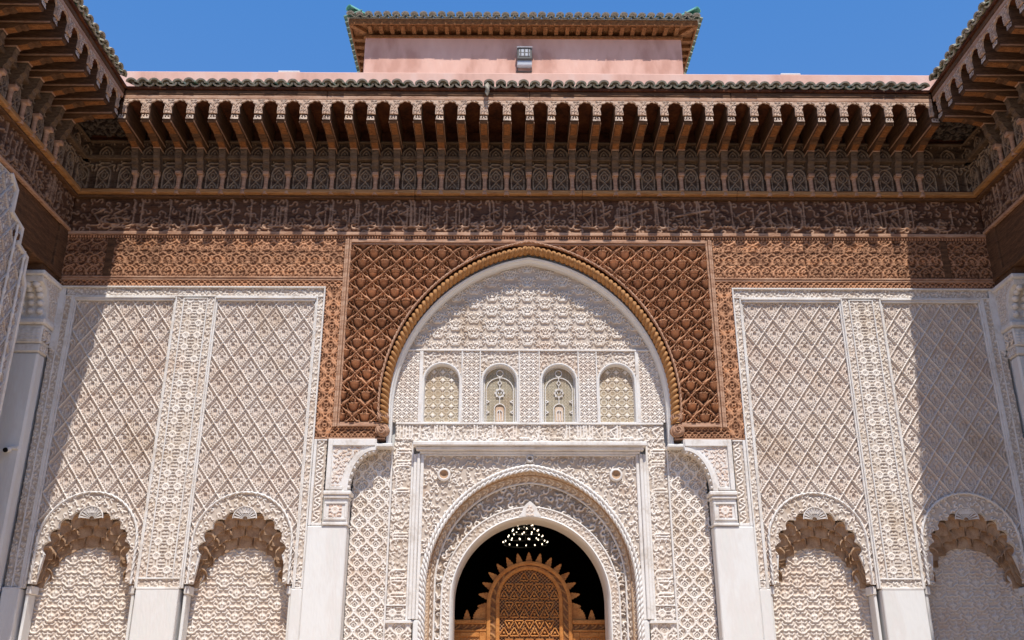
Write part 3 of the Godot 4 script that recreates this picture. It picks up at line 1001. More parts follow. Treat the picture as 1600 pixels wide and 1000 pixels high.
# ---------------------------------------------------------------- the four tall lattice panels with blind arches
func build_panels() -> void:
	var root := thing("blind_arch_panel", "leftmost tall stucco diamond-lattice panel, its left side in shade, over a blind arch", "stucco panel", "tall lattice panels over blind arches", Vector3(-6.495, 0, 0))
	var outer := Arch.new(0.0, 3.527, 0.747, 2.93, 40)
	var rim := Arch.new(0.0, 3.527, 0.70, 2.93, 40)
	var keep_lattice := func(x: float, y: float) -> bool:
		return not outer.inside(x, y, -0.03)
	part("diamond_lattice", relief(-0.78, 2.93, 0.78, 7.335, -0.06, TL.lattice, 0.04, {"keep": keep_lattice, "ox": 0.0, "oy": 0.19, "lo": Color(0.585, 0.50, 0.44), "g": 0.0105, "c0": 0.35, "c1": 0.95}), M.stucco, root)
	for s in [-1.0, 1.0]:
		part("frame_moulding", box(s * 0.782, 2.87, -0.06, s * 0.808, 7.40, -0.012, 0.006), M.moulding, root)
		part("frame_moulding", box(s * 0.808, 2.868, -0.08, s * 0.832, 7.402, 0.012, 0.006), M.moulding, root)
	part("frame_moulding", box(-0.781, 7.337, -0.06, 0.781, 7.372, 0.004, 0.006), M.moulding, root)
	part("frame_moulding", box(-0.807, 7.372, -0.08, 0.807, 7.401, 0.022, 0.006), M.moulding, root)
	# the raised bead round the arch
	part("arch_bead", rope(outer, -0.022, -0.016, 0.02, 0.03, 30.0, 0.4, 0.014), M.moulding, root)
	# the carved ring: a lobed lower edge
	var dw := (PI - 0.32) / 8.0
	var lobed := func(w: float) -> float:
		return 0.585 + 0.065 * absf(cos(PI * (w - 0.16) / dw))
	var in_hole := func(x: float, y: float) -> bool:
		var d := Vector2(x, y - 3.345)
		if y > 3.85 and Vector2(x, y - 3.88).length() < 0.165:
			return true
		if d.y < 0:
			return absf(x) < 0.64
		return d.length() < lobed.call(d.angle())
	var keep_ring := func(x: float, y: float) -> bool:
		return rim.inside(x, y, 0.03) and not in_hole.call(x, y)
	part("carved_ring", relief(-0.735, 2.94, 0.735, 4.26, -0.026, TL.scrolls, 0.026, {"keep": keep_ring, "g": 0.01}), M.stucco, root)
	var ringpoly := PackedVector2Array()
	for k in rim.p.size():
		ringpoly.append(rim.p[k] + rim.nr[k] * 0.02)
	for k in 121:
		var w := PI * k / 120.0
		var q := Vector2(cos(w), sin(w)) * float(lobed.call(w)) + Vector2(0, 3.345)
		if q.y > 3.85 and Vector2(q.x, q.y - 3.88).length() < 0.165:
			continue
		ringpoly.append(q)
	ringpoly.append(Vector2(-0.655, 2.93))
	part("ring_edge", MB.new().extrude(ringpoly, -0.09, -0.034).mesh(), M.moulding, root)
	# fluted shell at the crown
	part("shell", MB.new().grid(64, 10, func(u: float, v: float) -> Vector3:
		var w := PI * u
		var rim_at := Vector3(cos(w) * 0.172, 3.87 + sin(w) * 0.172, -0.03)
		var fl := (0.25 + absf(sin(w * 6.5))) * 0.045 * v * (1.25 - v)
		return Vector3(0, 3.85, -0.075).lerp(rim_at, v) - Vector3(0, 0, 0.03 * sin(PI * v) + fl * 0.4)).mesh(), M.niche_plaster, root)
	for k in 11:      # fanned ribs
		var w := PI * (k + 0.5) / 11.0
		var rib := PackedVector2Array([Vector2(0.04, -0.003), Vector2(0.168, -0.0125), Vector2(0.168, 0.0125), Vector2(0.04, 0.003)])
		part("shell_rib", MB.new().extrude(rib, -0.012, 0.012, Transform3D(Basis(Vector3(0, 0, 1), w) * Basis(Vector3(0, 1, 0), -0.28), Vector3(0, 3.868, -0.075))).mesh(), M.moulding, root)
	part("shell_rim", rope(Arch.new(0.0, 3.87, 0.17, 3.87, 18), 0.004, -0.026, 0.009, 0.012, 40.0, 0.1, 0.02), M.moulding, root)
	# hanging cells in three tiers, each set farther back and lower
	var cell := cell_mesh(0.098, 0.08, 0.07)
	var counts := [9, 8, 9]
	for j in 3:
		var f := (j + 0.55) / 3.4
		var cy := lerpf(3.345, 2.84, f)
		var rr := lerpf(0.61, 0.66, f) - 0.02
		var zf := -0.085 - 0.072 * j
		var n: int = counts[j]
		for k in n:
			var w := lerpf(0.16, PI - 0.16, (k + (0.5 if j == 1 else 0.0)) / 8.0)
			var at := Vector3(cos(w) * rr, cy + sin(w) * rr - 0.075, zf)
			if at.y < 2.9:
				continue
			part("hanging_cell", cell, M.niche_plaster, root, at)
		var plate := PackedVector2Array([Vector2(-0.775, 2.9), Vector2(-0.775, 4.15 - j * 0.05), Vector2(0.775, 4.15 - j * 0.05), Vector2(0.775, 2.9)])
		var f2 := (j + 1.4) / 3.4
		var cy2 := lerpf(3.345, 2.84, minf(f2, 1.0))
		for k in 61:
			var w := PI * k / 60.0
			var lob := 0.02 * absf(sin(w * 8.0 + j * 1.3))
			plate.append(Vector2(cos(w) * (0.632 + lob), maxf(2.9, cy2 + sin(w) * (0.632 + lob))))
		part("tier_backing", MB.new().extrude(plate, zf - 0.078, zf - 0.052).mesh(), M.niche_plaster, root)
	# many-lobed lip over the filling, with a taller lobe at the crown
	var lp := PackedVector2Array()
	for k in 97:
		var w := PI * k / 96.0
		var r := 0.60 + 0.06 * absf(cos(w * 5.0)) + 0.11 * exp(-pow((w - PI / 2) * 6.0, 2.0)) + 0.05 * (exp(-pow((w - 0.95) * 9.0, 2.0)) + exp(-pow((w - PI + 0.95) * 9.0, 2.0)))
		lp.append(Vector2(cos(w) * minf(r, 0.665), 2.86 + sin(w) * r))
	var plate2 := PackedVector2Array([Vector2(-0.775, 2.86), Vector2(-0.775, 4.0), Vector2(0.775, 4.0), Vector2(0.775, 2.86)])
	plate2.append_array(lp)
	part("lobed_lip", MB.new().extrude(plate2, -0.312, -0.298).mesh(), M.moulding, root)
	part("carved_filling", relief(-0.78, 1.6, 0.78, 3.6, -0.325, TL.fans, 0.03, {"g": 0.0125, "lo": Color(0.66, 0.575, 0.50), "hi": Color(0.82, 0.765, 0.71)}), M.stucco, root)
	part("plain_filling", box(-0.78, 0, -0.34, 0.78, 1.6, -0.32), M.plaster, root)
	for s in [-1.0, 1.0]:
		part("impost", box(s * 0.70, 2.79, -0.3, s * 0.779, 2.91, -0.055, 0.012), M.moulding, root)
		part("jamb", box(s * 0.735, 0, -0.3, s * 0.779, 2.79, -0.075, 0.008), M.plaster, root)
	copy_thing(root, Vector3(-4.23, 0, 0), "sunlit stucco diamond-lattice panel left of the cedar arch, over a blind arch")
	copy_thing(root, Vector3(4.23, 0, 0), "sunlit stucco diamond-lattice panel right of the cedar arch, over a blind arch")
	copy_thing(root, Vector3(6.495, 0, 0), "rightmost tall stucco diamond-lattice panel, mostly in deep shade, over a blind arch")

# a small hollow niche, open to the front and below, with a domed top
func cell_mesh(hw: float, deep: float, wall: float) -> ArrayMesh:
	var m := MB.new()
	m.grid(10, 9, func(u: float, v: float) -> Vector3:
		var w := PI * u
		if v < 0.5:
			return Vector3(-cos(w) * hw, wall * v * 2.0, -sin(w) * deep)
		var e := (v - 0.5) * PI
		return Vector3(-cos(w) * hw * cos(e), wall + sin(e) * hw, -sin(w) * deep * cos(e)), false)
	# the pointed front edge that frames it
	var p := PackedVector2Array()
	for k in 13:
		var w := PI * k / 12.0
		p.append(Vector2(-cos(w) * hw, wall + sin(w) * hw))
	p.append(Vector2(hw + 0.006, wall + hw * 0.55))
	p.append(Vector2(hw * 0.55, wall + hw + 0.016))
	p.append(Vector2(0, wall + hw + 0.03))
	p.append(Vector2(-hw * 0.55, wall + hw + 0.016))
	p.append(Vector2(-hw - 0.006, wall + hw * 0.55))
	m.extrude(p, -0.012, 0.004)
	return m.mesh()

# ---------------------------------------------------------------- strips and bands that frame the panels
func strip(x0: float, y0: float, x1: float, y1: float, t: Tile, parent: Node, z := -0.014, opt := {}) -> void:
	part("carved_strip", relief(minf(x0, x1), y0, maxf(x0, x1), y1, z - 0.002, t, 0.022, opt), M.stucco, parent)

func build_frames() -> void:
	for s in [-1.0, 1.0]:
		var side := "left" if s < 0 else "right"
		var f := thing("stucco_border", "white stucco border with carved strips framing the two lattice panels on the %s" % side, "border", "stucco borders")
		strip(s * 7.45, 7.42, s * 3.31, 7.552, TL.fine, f, -0.014, {"oy": 0.1, "ox": 0.2})
		part("fillet", box(s * 7.56, 7.553, -0.05, s * 3.285, 7.578, 0.03), M.moulding, f)
		part("fillet", box(s * 7.46, 7.403, -0.05, s * 3.30, 7.42, 0.014), M.moulding, f)
		strip(s * 7.45, 2.88, s * 7.36, 7.42, TL.fine, f, -0.014, {"ox": 0.33})
		part("fillet", box(s * 7.36, 2.87, -0.05, s * 7.326, 7.403, 0.012), M.moulding, f)
		strip(s * 7.57, 2.88, s * 7.468, 6.42, TL.fine, f, -0.014, {"ox": 0.5})
		part("fillet", box(s * 7.468, 2.87, -0.05, s * 7.45, 7.42, 0.01), M.moulding, f)
		part("plain_strip", box(s * 7.58, 6.52, -0.05, s * 7.468, 7.553, 0.002), M.moulding, f)
		strip(s * 7.565, 6.425, s * 7.47, 6.52, TL.stars, f)
		part("fillet", box(s * 7.58, 2.845, -0.05, s * 7.33, 2.882, 0.028), M.moulding, f)
		strip(s * 3.397, 2.99, s * 3.312, 7.42, TL.fine, f, -0.014, {"ox": 0.12, "oy": 0.3})
		strip(s * 3.397, 2.885, s * 3.312, 2.98, TL.stars, f)
		part("fillet", box(s * 3.312, 2.866, -0.05, s * 3.287, 7.552, 0.028), M.moulding, f)
		part("fillet", box(s * 3.398, 2.846, -0.05, s * 3.312, 2.884, 0.028), M.moulding, f)
		var b := thing("star_band", "upright carved stucco band of small star interlace between the two %s lattice panels" % side, "stucco band", "star interlace bands")
		part("star_interlace", relief(minf(s * 5.54, s * 5.184), 3.02, maxf(s * 5.54, s * 5.184), 7.36, -0.014, TL.stars, 0.022, {"g": 0.0105}), M.stucco, b)
		strip(s * 5.662, 3.02, s * 5.562, 7.40, TL.fine, b, -0.014, {"ox": 0.4})
		strip(s * 5.162, 3.02, s * 5.064, 7.40, TL.fine, b, -0.014, {"ox": 0.62})
		for x in [5.55, 5.173]:
			part("fillet", box(s * (x - 0.01), 2.99, -0.04, s * (x + 0.01), 7.38, 0.014), M.moulding, b)
		part("fillet", box(s * 5.54, 7.362, -0.04, s * 5.184, 7.38, 0.014), M.moulding, b)
		part("fillet", box(s * 5.662, 2.995, -0.04, s * 5.064, 3.018, 0.012), M.moulding, b)
		strip(s * 5.662, 2.885, s * 5.064, 2.993, TL.fine, b, -0.014, {"ox": 0.1})
		part("fillet", box(s * 5.668, 2.85, -0.04, s * 5.058, 2.884, 0.035), M.moulding, b)

# ---------------------------------------------------------------- cedar: spandrel, friezes, inscription
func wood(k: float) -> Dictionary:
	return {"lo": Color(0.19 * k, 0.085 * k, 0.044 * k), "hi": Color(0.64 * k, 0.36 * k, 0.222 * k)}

func build_woodwork() -> void:
	var sp := thing("arch_spandrel", "carved cedar spandrel of rows of bulging cones round the great pointed arch", "carved spandrel")
	var ao := Arch.new(0.42, 5.66, 2.72, 5.08, 60, 0.0, 0.14)
	for s in [-1.0, 1.0]:
		var keep := func(x: float, y: float) -> bool:
			return not ao.inside(x, y, 0.02)
		var o := wood(1.0)
		o["keep"] = keep
		o["g"] = 0.0115
		o["ox"] = 0.093 if s < 0 else 0.0
		o["worn"] = 0.25
		for k in 6:      # six boards, one above the other
			var ob := o.duplicate()
			var tone := rng.randf_range(0.88, 1.1)
			ob["lo"] = Color(0.22 * tone, 0.10 * tone, 0.055 * tone)  # dark hollows: shade between the cones painted into the ground colour
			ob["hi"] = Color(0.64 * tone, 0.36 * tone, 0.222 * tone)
			ob["oy"] = k * 0.4992
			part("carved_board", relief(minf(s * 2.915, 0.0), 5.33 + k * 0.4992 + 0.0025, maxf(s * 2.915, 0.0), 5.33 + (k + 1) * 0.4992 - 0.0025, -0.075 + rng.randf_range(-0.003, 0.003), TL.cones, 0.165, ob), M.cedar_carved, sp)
		part("backing_board", MB.new().extrude(mirrored([Vector2(2.3, 5.3), Vector2(2.93, 5.3), Vector2(2.93, 8.36), Vector2(0.0, 8.36), Vector2(0.7, 8.2), Vector2(1.5, 7.66), Vector2(2.06, 6.9), Vector2(2.32, 6.0)], s), -0.12, -0.09).mesh(), M.cedar_dark, sp)
		for q in [[2.918, 0.02], [2.955, 0.05], [2.99, 0.03]]:
			part("frame_moulding", box(s * (q[0] - 0.0), 5.25, -0.04, s * (q[0] + 0.033), 8.43, q[1]), M.cedar_weathered, sp)
		o = wood(1.0)
		part("oval_band", relief(minf(s * 3.283, s * 3.026), 5.09, maxf(s * 3.283, s * 3.026), 7.565, -0.01, TL.ovals, 0.03, o), M.cedar_carved, sp)
		part("zigzag_band", relief(minf(s * 3.026, s * 2.33), 5.09, maxf(s * 3.026, s * 2.33), 5.248, -0.01, TL.zigzag, 0.025, wood(0.9)), M.cedar_carved, sp)
		part("frame_moulding", box(s * 2.917, 5.252, -0.04, s * 2.3, 5.29, 0.05), M.cedar_weathered, sp)
		part("frame_moulding", box(s * 2.917, 5.29, -0.04, s * 2.3, 5.327, 0.025), M.cedar_weathered, sp)
		part("bottom_board", box(s * 3.285, 5.062, -0.2, s * 2.21, 5.088, 0.012), M.cedar_weathered, sp)
		# the scrolled foot of the arch
		for q in [[5.20, 0.105], [5.40, 0.09]]:
			part("scroll", MB.new().grid(90, 8, func(u: float, v: float) -> Vector3:
				var w: float = u * TAU
				var r: float = q[1] * v
				return Vector3(s * (-2.255 + 0.0) * -1.0 + cos(w) * r, float(q[0]) + sin(w) * r, 0.10 - 0.05 * v * v * v * v + 0.016 * sin(w * 1.0 + v * 16.0)), false).mesh(), M.cedar_weathered, sp)
			part("scroll_block", MB.new().extrude(circle(Vector2(s * 2.255, q[0]), q[1], 24), -0.19, 0.052).mesh(), M.cedar_weathered, sp)
	for q in [[8.327, 8.362, 0.03], [8.362, 8.40, 0.05], [8.40, 8.432, 0.03]]:
		part("frame_moulding", box(-2.917, q[0], -0.04, 2.917, q[1], q[2]), M.cedar_weathered, sp)
	# the rope and the small petalled edge outside it
	var rp := thing("rope_moulding", "honey-coloured cedar rope moulding following the great pointed arch", "moulding")
	var ar := Arch.new(0.41, 5.62, 2.655, 5.30, 70, 0.0, 0.10)
	part("rope_strand", rope(ar, 0.0, 0.0, 0.068, 0.12, 36.0, 0.34, 0.009), M.cedar_honey, rp)
	part("petal_edge", rope(Arch.new(0.42, 5.66, 2.72, 5.36, 70, 0.0, 0.10), 0.032, 0.045, 0.022, 0.03, 40.0, 0.4, 0.012), M.cedar_weathered, rp)
	# plain white band inside the arch
	var wb := thing("arch_band", "smooth white plaster band lining the great arch under the rope moulding", "arch lining")
	var aw := Arch.new(0.40, 5.57, 2.565, 4.94, 60)
	part("lining", MB.new().sweep(aw.p, aw.nr, PackedVector2Array([Vector2(-0.035, -0.24), Vector2(-0.035, -0.10), Vector2(-0.02, -0.085), Vector2(0.0, -0.04), Vector2(0.03, -0.03)])).mesh(), M.plaster, wb)
	# friezes left and right: boards of lacework
	for s in [-1.0, 1.0]:
		var side := "left" if s < 0 else "right"
		var fr := thing("lace_frieze", "carved cedar lacework frieze over the %s stucco panels" % side, "frieze", "cedar lacework friezes")
		var cols := [3.03, 4.55, 6.05, 7.60]
		var rows := [7.757, 7.985, 8.215, 8.44]
		for i in 3:
			for j in 3:
				var o := wood(rng.randf_range(0.84, 1.14) * (0.8 if i == 2 else 1.0))  # outermost boards darker: the corner's shade put into their colour
				var x0: float = minf(s * cols[i], s * cols[i + 1]) + 0.003
				var x1: float = maxf(s * cols[i], s * cols[i + 1]) - 0.003
				o["ox"] = fposmod(x0 + 7.6, 0.4)
				o["oy"] = rows[j] - 7.757
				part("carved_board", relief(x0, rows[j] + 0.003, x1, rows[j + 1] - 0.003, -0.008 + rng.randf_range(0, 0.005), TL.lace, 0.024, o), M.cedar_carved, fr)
		part("backing_board", box(s * 3.03, 7.757, -0.05, s * 7.6, 8.44, -0.012), M.cedar_dark, fr)
		part("lower_moulding", box(s * 3.026, 7.727, -0.03, s * 7.6, 7.757, 0.026), M.cedar_weathered, fr)
		part("lower_moulding", box(s * 3.026, 7.69, -0.03, s * 7.6, 7.725, 0.014), M.cedar_weathered, fr)
		part("zigzag_band", relief(minf(s * 3.287, s * 7.6), 7.58, maxf(s * 3.287, s * 7.6), 7.69, -0.008, TL.zigzag, 0.024, wood(1.15)), M.cedar_carved, fr)
		part("zigzag_band", relief(minf(s * 3.026, s * 3.287), 7.568, maxf(s * 3.026, s * 3.287), 7.69, -0.008, TL.zigzag, 0.024, wood(1.15)), M.cedar_carved, fr)
		part("worn_batten", box(s * 6.92, 7.76, -0.01, s * 6.80, 8.43, 0.025), M.cedar_beam, fr)
	var dm := thing("bead_moulding", "thin cedar moulding with a row of small beads above the great arch and the lacework", "moulding")
	for k in 6:
		part("rail", box(-7.6 + k * 2.534, 8.495, -0.03, -7.6 + (k + 1) * 2.534 - 0.004, 8.555, 0.045), M.cedar_weathered, dm)
	var bt := Tile.new(0.045, 0.05, 200)
	bt.line(PackedVector2Array([Vector2(0.0225, 0.01), Vector2(0.0225, 0.04)]), 0.012)
	part("bead_row", relief(-7.6, 8.442, 7.6, 8.493, 0.0, bt, 0.03, {"g": 0.0125, "lo": wood(1.0).lo, "hi": wood(1.1).hi}), M.cedar_carved, dm)
	build_inscription()
	var om := thing("cedar_cornice", "plain honey-coloured cedar ledge running across above the carved inscription", "cornice")
	var cuts := [-7.6, -4.75, -1.9, 0.9, 3.5, 7.6]
	for k in 5:
		part("ledge_board", box(cuts[k] + 0.002, 9.215, -0.02, cuts[k + 1] - 0.002, 9.292, 0.15 + 0.006 * (k % 2), 0.01), M.cedar_honey, om)
		part("under_board", box(cuts[k] + 0.002, 9.165, -0.02, cuts[k + 1] - 0.002, 9.213, 0.085, 0.01), M.cedar_beam, om)

func mirrored(pts: Array, s: float) -> PackedVector2Array:
	var p := PackedVector2Array()
	for q in pts:
		p.append(Vector2(q.x * s, q.y))
	return p

func circle(c: Vector2, r: float, n: int) -> PackedVector2Array:
	var p := PackedVector2Array()
	for k in n:
		p.append(c + Vector2.from_angle(TAU * k / n) * r)
	return p

func script_frieze(length: float, seed_: int, tall: Array) -> Tile:
	# an old cedar board: broad leaves below, cursive letters with tall shafts above
	var t := Tile.new(length, 0.6, 92)
	t.wrap = false
	var g := RandomNumberGenerator.new()
	g.seed = seed_
	scrolls(t, seed_ + 1, 0.055, 0.017, 0.6, 3000)
	for x in tall:
		var q: float = x
		t.line(PackedVector2Array([Vector2(q, 0.57), Vector2(q + g.randf_range(-0.01, 0.015), 0.13)]), 0.0145, 1.0, 0.010)
		t.line(PackedVector2Array([Vector2(q - 0.025, 0.59), Vector2(q, 0.55)]), 0.016)
	var at := 0.35
	while at < length - 0.5:
		at += letters(t, g, Vector2(at, 0.1), 0.36, 0.0115) * 0.85
	return t

func build_inscription() -> void:
	var ins := thing("inscription_frieze", "old brown cedar frieze carved with a long line of cursive script, above the lacework", "inscription")
	# the tall shafts stand where the photograph shows them
	var tall := [1.02, 1.15, 1.62, 2.66, 2.97, 3.56, 4.33, 4.72, 4.76, 5.63, 5.69, 5.95, 6.44, 6.95, 7.01, 7.5, 7.95, 8.36, 8.85, 9.25, 9.72, 9.75, 10.2, 10.42, 10.46, 11.0, 11.65, 12.22, 12.93, 13.0, 13.27, 13.8]
	var t := script_frieze(15.2, 61, tall)
	# long slanting strokes and the words at the right-hand end
	for q in [[9.05, 0.26, 9.55, 0.42], [10.0, 0.3, 10.6, 0.43], [13.38, 0.36, 13.95, 0.5], [11.3, 0.14, 11.5, 0.4], [13.36, 0.38, 13.48, 0.1]]:
		t.line(PackedVector2Array([Vector2(q[0], q[1]), Vector2(q[2], q[3])]), 0.016, 1.0, 0.02)
	t.line(curve([Vector2(14.55, 0.2), Vector2(14.47, 0.22), Vector2(14.45, 0.16), Vector2(14.56, 0.12), Vector2(14.4, 0.09), Vector2(14.25, 0.15), Vector2(14.2, 0.08), Vector2(14.1, 0.16), Vector2(14.03, 0.07), Vector2(13.9, 0.1)]), 0.014)
	t.ring(Vector2(14.17, 0.13), 0.032, 0.013)
	t.line(curve([Vector2(14.0, 0.24), Vector2(13.92, 0.2), Vector2(13.98, 0.16), Vector2(13.85, 0.1), Vector2(13.7, 0.12), Vector2(13.66, 0.2)]), 0.014)
	t.line(curve([Vector2(0.62, 0.3), Vector2(0.5, 0.24), Vector2(0.56, 0.16), Vector2(0.75, 0.14), Vector2(0.9, 0.18), Vector2(0.82, 0.26), Vector2(0.66, 0.24)]), 0.014)
	t.line(curve([Vector2(0.7, 0.08), Vector2(0.95, 0.1), Vector2(1.1, 0.14), Vector2(1.2, 0.08), Vector2(1.3, 0.16)]), 0.014)
	var cuts := [-7.6, -2.0, 2.4, 7.6]
	var rows := [8.557, 8.70, 8.86, 9.01, 9.163]
	for i in 3:
		for j in 4:
			var k := rng.randf_range(0.86, 1.08)
			var bleached := 1.45 if j == 0 else 1.0   # lowest board made lighter: sunlight under the eave put into its colour
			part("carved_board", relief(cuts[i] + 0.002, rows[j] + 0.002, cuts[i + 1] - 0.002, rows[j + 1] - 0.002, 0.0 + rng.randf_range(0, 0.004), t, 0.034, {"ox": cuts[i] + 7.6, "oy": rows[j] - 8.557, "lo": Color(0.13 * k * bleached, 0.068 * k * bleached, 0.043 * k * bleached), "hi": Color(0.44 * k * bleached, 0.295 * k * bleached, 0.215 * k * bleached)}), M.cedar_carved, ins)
	part("backing_board", box(-7.6, 8.557, -0.03, 7.6, 9.163, -0.004), M.cedar_dark, ins)

# ---------------------------------------------------------------- the recess under the great arch: tympanum and windows
func build_niche() -> void:
	var in_arch := Arch.new(0.40, 5.57, 2.535, 4.94, 48)
	var z := -0.215
	var ty := thing("tympanum", "stucco lunette filled with looping arabesque under the great arch, above the row of windows", "tympanum")
	part("arabesque", relief(-2.2, 6.585, 2.2, 8.1, z - 0.004, TL.vases, 0.031, {"keep": func(x: float, y: float) -> bool: return in_arch.inside(x, y, 0.03), "ox": 0.0, "oy": 0.02, "g": 0.0095}), M.stucco, ty)
	part("fillet", box(-1.98, 6.556, z - 0.02, 1.98, 6.584, z + 0.034), M.moulding, ty)
	part("backing", box(-2.45, 4.9, -0.4, 2.45, 8.2, z - 0.085), M.plaster, ty)
	var wall := thing("window_tier", "carved stucco bands and spandrels between the four small arched windows", "stucco wall")
	var wx := [-1.385, -0.468, 0.468, 1.385]
	var half := [0.266, 0.255, 0.255, 0.266]
	for x in [[-2.14, -1.745], [1.745, 2.14]]:
		var opt := {"keep": func(px: float, py: float) -> bool: return in_arch.inside(px, py, 0.02)}
		part("scale_band", relief(x[0], 5.385, x[1], 6.556, z - 0.002, TL.scales, 0.024, opt), M.stucco, wall)
	for x in [[-1.06, -0.79], [-0.15, 0.15], [0.79, 1.06]]:
		part("scale_band", relief(x[0], 5.385, x[1], 6.556, z - 0.002, TL.scales, 0.024, {}), M.stucco, wall)
	for s in [-1.0, 1.0]:
		part("fillet", box(s * 1.688, 5.38, z - 0.07, s * 1.746, 6.555, z + 0.03), M.moulding, wall)
	for x in [-1.07, -0.78, -0.16, 0.16, 0.78, 1.07]:
		part("fillet", box(x - 0.011, 5.38, z - 0.02, x + 0.011, 6.555, z + 0.03), M.moulding, wall)
	part("fillet", box(-2.08, 5.348, z - 0.02, 2.08, 5.378, z + 0.034), M.moulding, wall)
	for k in 4:
		var a := Arch.new(0.0, 6.06, half[k] + 0.01, 5.37, 20, wx[k])
		part("window_spandrel", relief(wx[k] - 0.305, 6.0, wx[k] + 0.305, 6.555, z - 0.002, TL.fine, 0.024, {"keep": func(x: float, y: float) -> bool: return not a.inside(x, y, 0.03), "ox": 0.17 * k, "g": 0.0105}), M.stucco, wall)
		for s in [-1.0, 1.0]:
			part("window_cheek", box(wx[k] + s * 0.305, 5.385, z - 0.06, wx[k] + s * (half[k] + 0.035), 6.05, z + 0.008), M.moulding, wall)
	var labels := ["leftmost arched stucco window with a pierced star grille", "second arched stucco window from the left, with a keyhole tracery in fine mesh", "third arched stucco window from the left, with a keyhole tracery in fine mesh", "rightmost arched stucco window with a pierced star grille"]
	for k in 4:
		var w := thing("arched_window", labels[k], "window", "four small arched windows")
		var hw: float = half[k]
		var cx: float = wx[k]
		var a := Arch.new(0.0, 6.06, hw, 5.38, 24, cx)
		part("white_surround", MB.new().sweep(a.p, a.nr, PackedVector2Array([Vector2(-0.005, z - 0.09), Vector2(0.0, z - 0.06), Vector2(0.012, z + 0.02), Vector2(0.028, z + 0.028), Vector2(0.04, z + 0.024), Vector2(0.04, z - 0.02)])).mesh(), M.plaster, w)
		var keep := func(x: float, y: float) -> bool: return a.inside(x, y, 0.02)
		if k == 0 or k == 3:
			part("star_grille", relief(cx - hw - 0.01, 5.38, cx + hw + 0.01, 6.34, z - 0.082, TL.grille, 0.02, {"keep": keep, "g": 0.0095, "lo": Color(0.46, 0.38, 0.27), "hi": Color(0.84, 0.80, 0.73)}), M.stucco, w)
		else:
			part("fine_mesh", relief(cx - hw - 0.01, 5.38, cx + hw + 0.01, 6.33, z - 0.085, TL.mesh, 0.012, {"keep": keep, "g": 0.0105, "lo": Color(0.34, 0.30, 0.22), "hi": Color(0.56, 0.50, 0.40)}), M.stucco, w)
			var tr := tracery(cx, z - 0.07)
			part("tracery", tr, M.moulding, w)
			part("small_door", relief(cx - 0.062, 5.42, cx + 0.062, 5.66, z - 0.078, TL.plain, 0.001, {"lo": Color(0.68, 0.53, 0.41)}), M.stucco, w)
		part("sill", box(cx - hw - 0.05, 5.378, z - 0.09, cx + hw + 0.05, 5.39, z + 0.02), M.moulding, w)
	var sb := thing("script_band", "horizontal stucco band of carved script under the four windows", "inscription")
	part("script", relief(-2.08, 5.075, 2.08, 5.345, z - 0.002, TL.script_band, 0.028, {"g": 0.0105}), M.stucco, sb)
	part("fillet", box(-1.79, 5.046, z - 0.02, 1.79, 5.072, z + 0.03), M.moulding, sb)

# a ring over a keyhole arch with an eight-pointed star, in thin ribs
func tracery(cx: float, z: float) -> ArrayMesh:
	var m := MB.new()
	var lines: Array[PackedVector2Array] = []
	lines.append(circle(Vector2(0, 6.205), 0.052, 18))
	lines[0].append(lines[0][0])
	var a := Arch.new(0.0, 5.92, 0.215, 5.40, 16)
	lines.append(a.p)
	a = Arch.new(0.0, 6.06, 0.245, 5.40, 16)
	lines.append(a.p)
	a = Arch.new(0.0, 5.62, 0.085, 5.40, 10)
	lines.append(a.p)
	a = Arch.new(0.0, 5.56, 0.04, 5.44, 8)
	lines.append(a.p)
	for k in 2:
		var q := PackedVector2Array()
		for i in 5:
			q.append(Vector2(0, 5.88) + Vector2.from_angle(PI / 4 * k + PI / 2 * i) * 0.078)
		lines.append(q)
	lines.append(PackedVector2Array([Vector2(0, 6.15), Vector2(0, 6.09), Vector2(0.03, 6.045), Vector2(0, 6.0), Vector2(-0.03, 6.045), Vector2(0, 6.09)]))
	lines.append(PackedVector2Array([Vector2(0, 5.96), Vector2(0, 6.0)]))
	lines.append(PackedVector2Array([Vector2(0, 5.44), Vector2(0, 5.60)]))
	lines.append(PackedVector2Array([Vector2(0, 5.71), Vector2(0, 5.8)]))
	lines.append(PackedVector2Array([Vector2(-0.24, 5.402), Vector2(0.24, 5.402)]))
	for s in [-1.0, 1.0]:
		for y in [5.57, 5.74]:
			lines.append(PackedVector2Array([Vector2(s * 0.215, y - 0.025), Vector2(s * 0.165, y), Vector2(s * 0.215, y + 0.025)]))
		lines.append(PackedVector2Array([Vector2(s * 0.02, 5.87), Vector2(s * 0.025, 5.9)]))
	for l in lines:
		for i in l.size() - 1:
			var p := l[i] + Vector2(cx, 0)
			var q := l[i + 1] + Vector2(cx, 0)
			var d := q - p
			m.box(Vector3(-d.length() * 0.5 - 0.004, -0.0065, -0.012), Vector3(d.length() * 0.5 + 0.004, 0.0065, 0.01 + 0.0006 * (i % 3)), 0.002, Transform3D(Basis(Vector3(0, 0, 1), d.angle()), Vector3((p.x + q.x) * 0.5, (p.y + q.y) * 0.5, z)))
	return m.mesh()

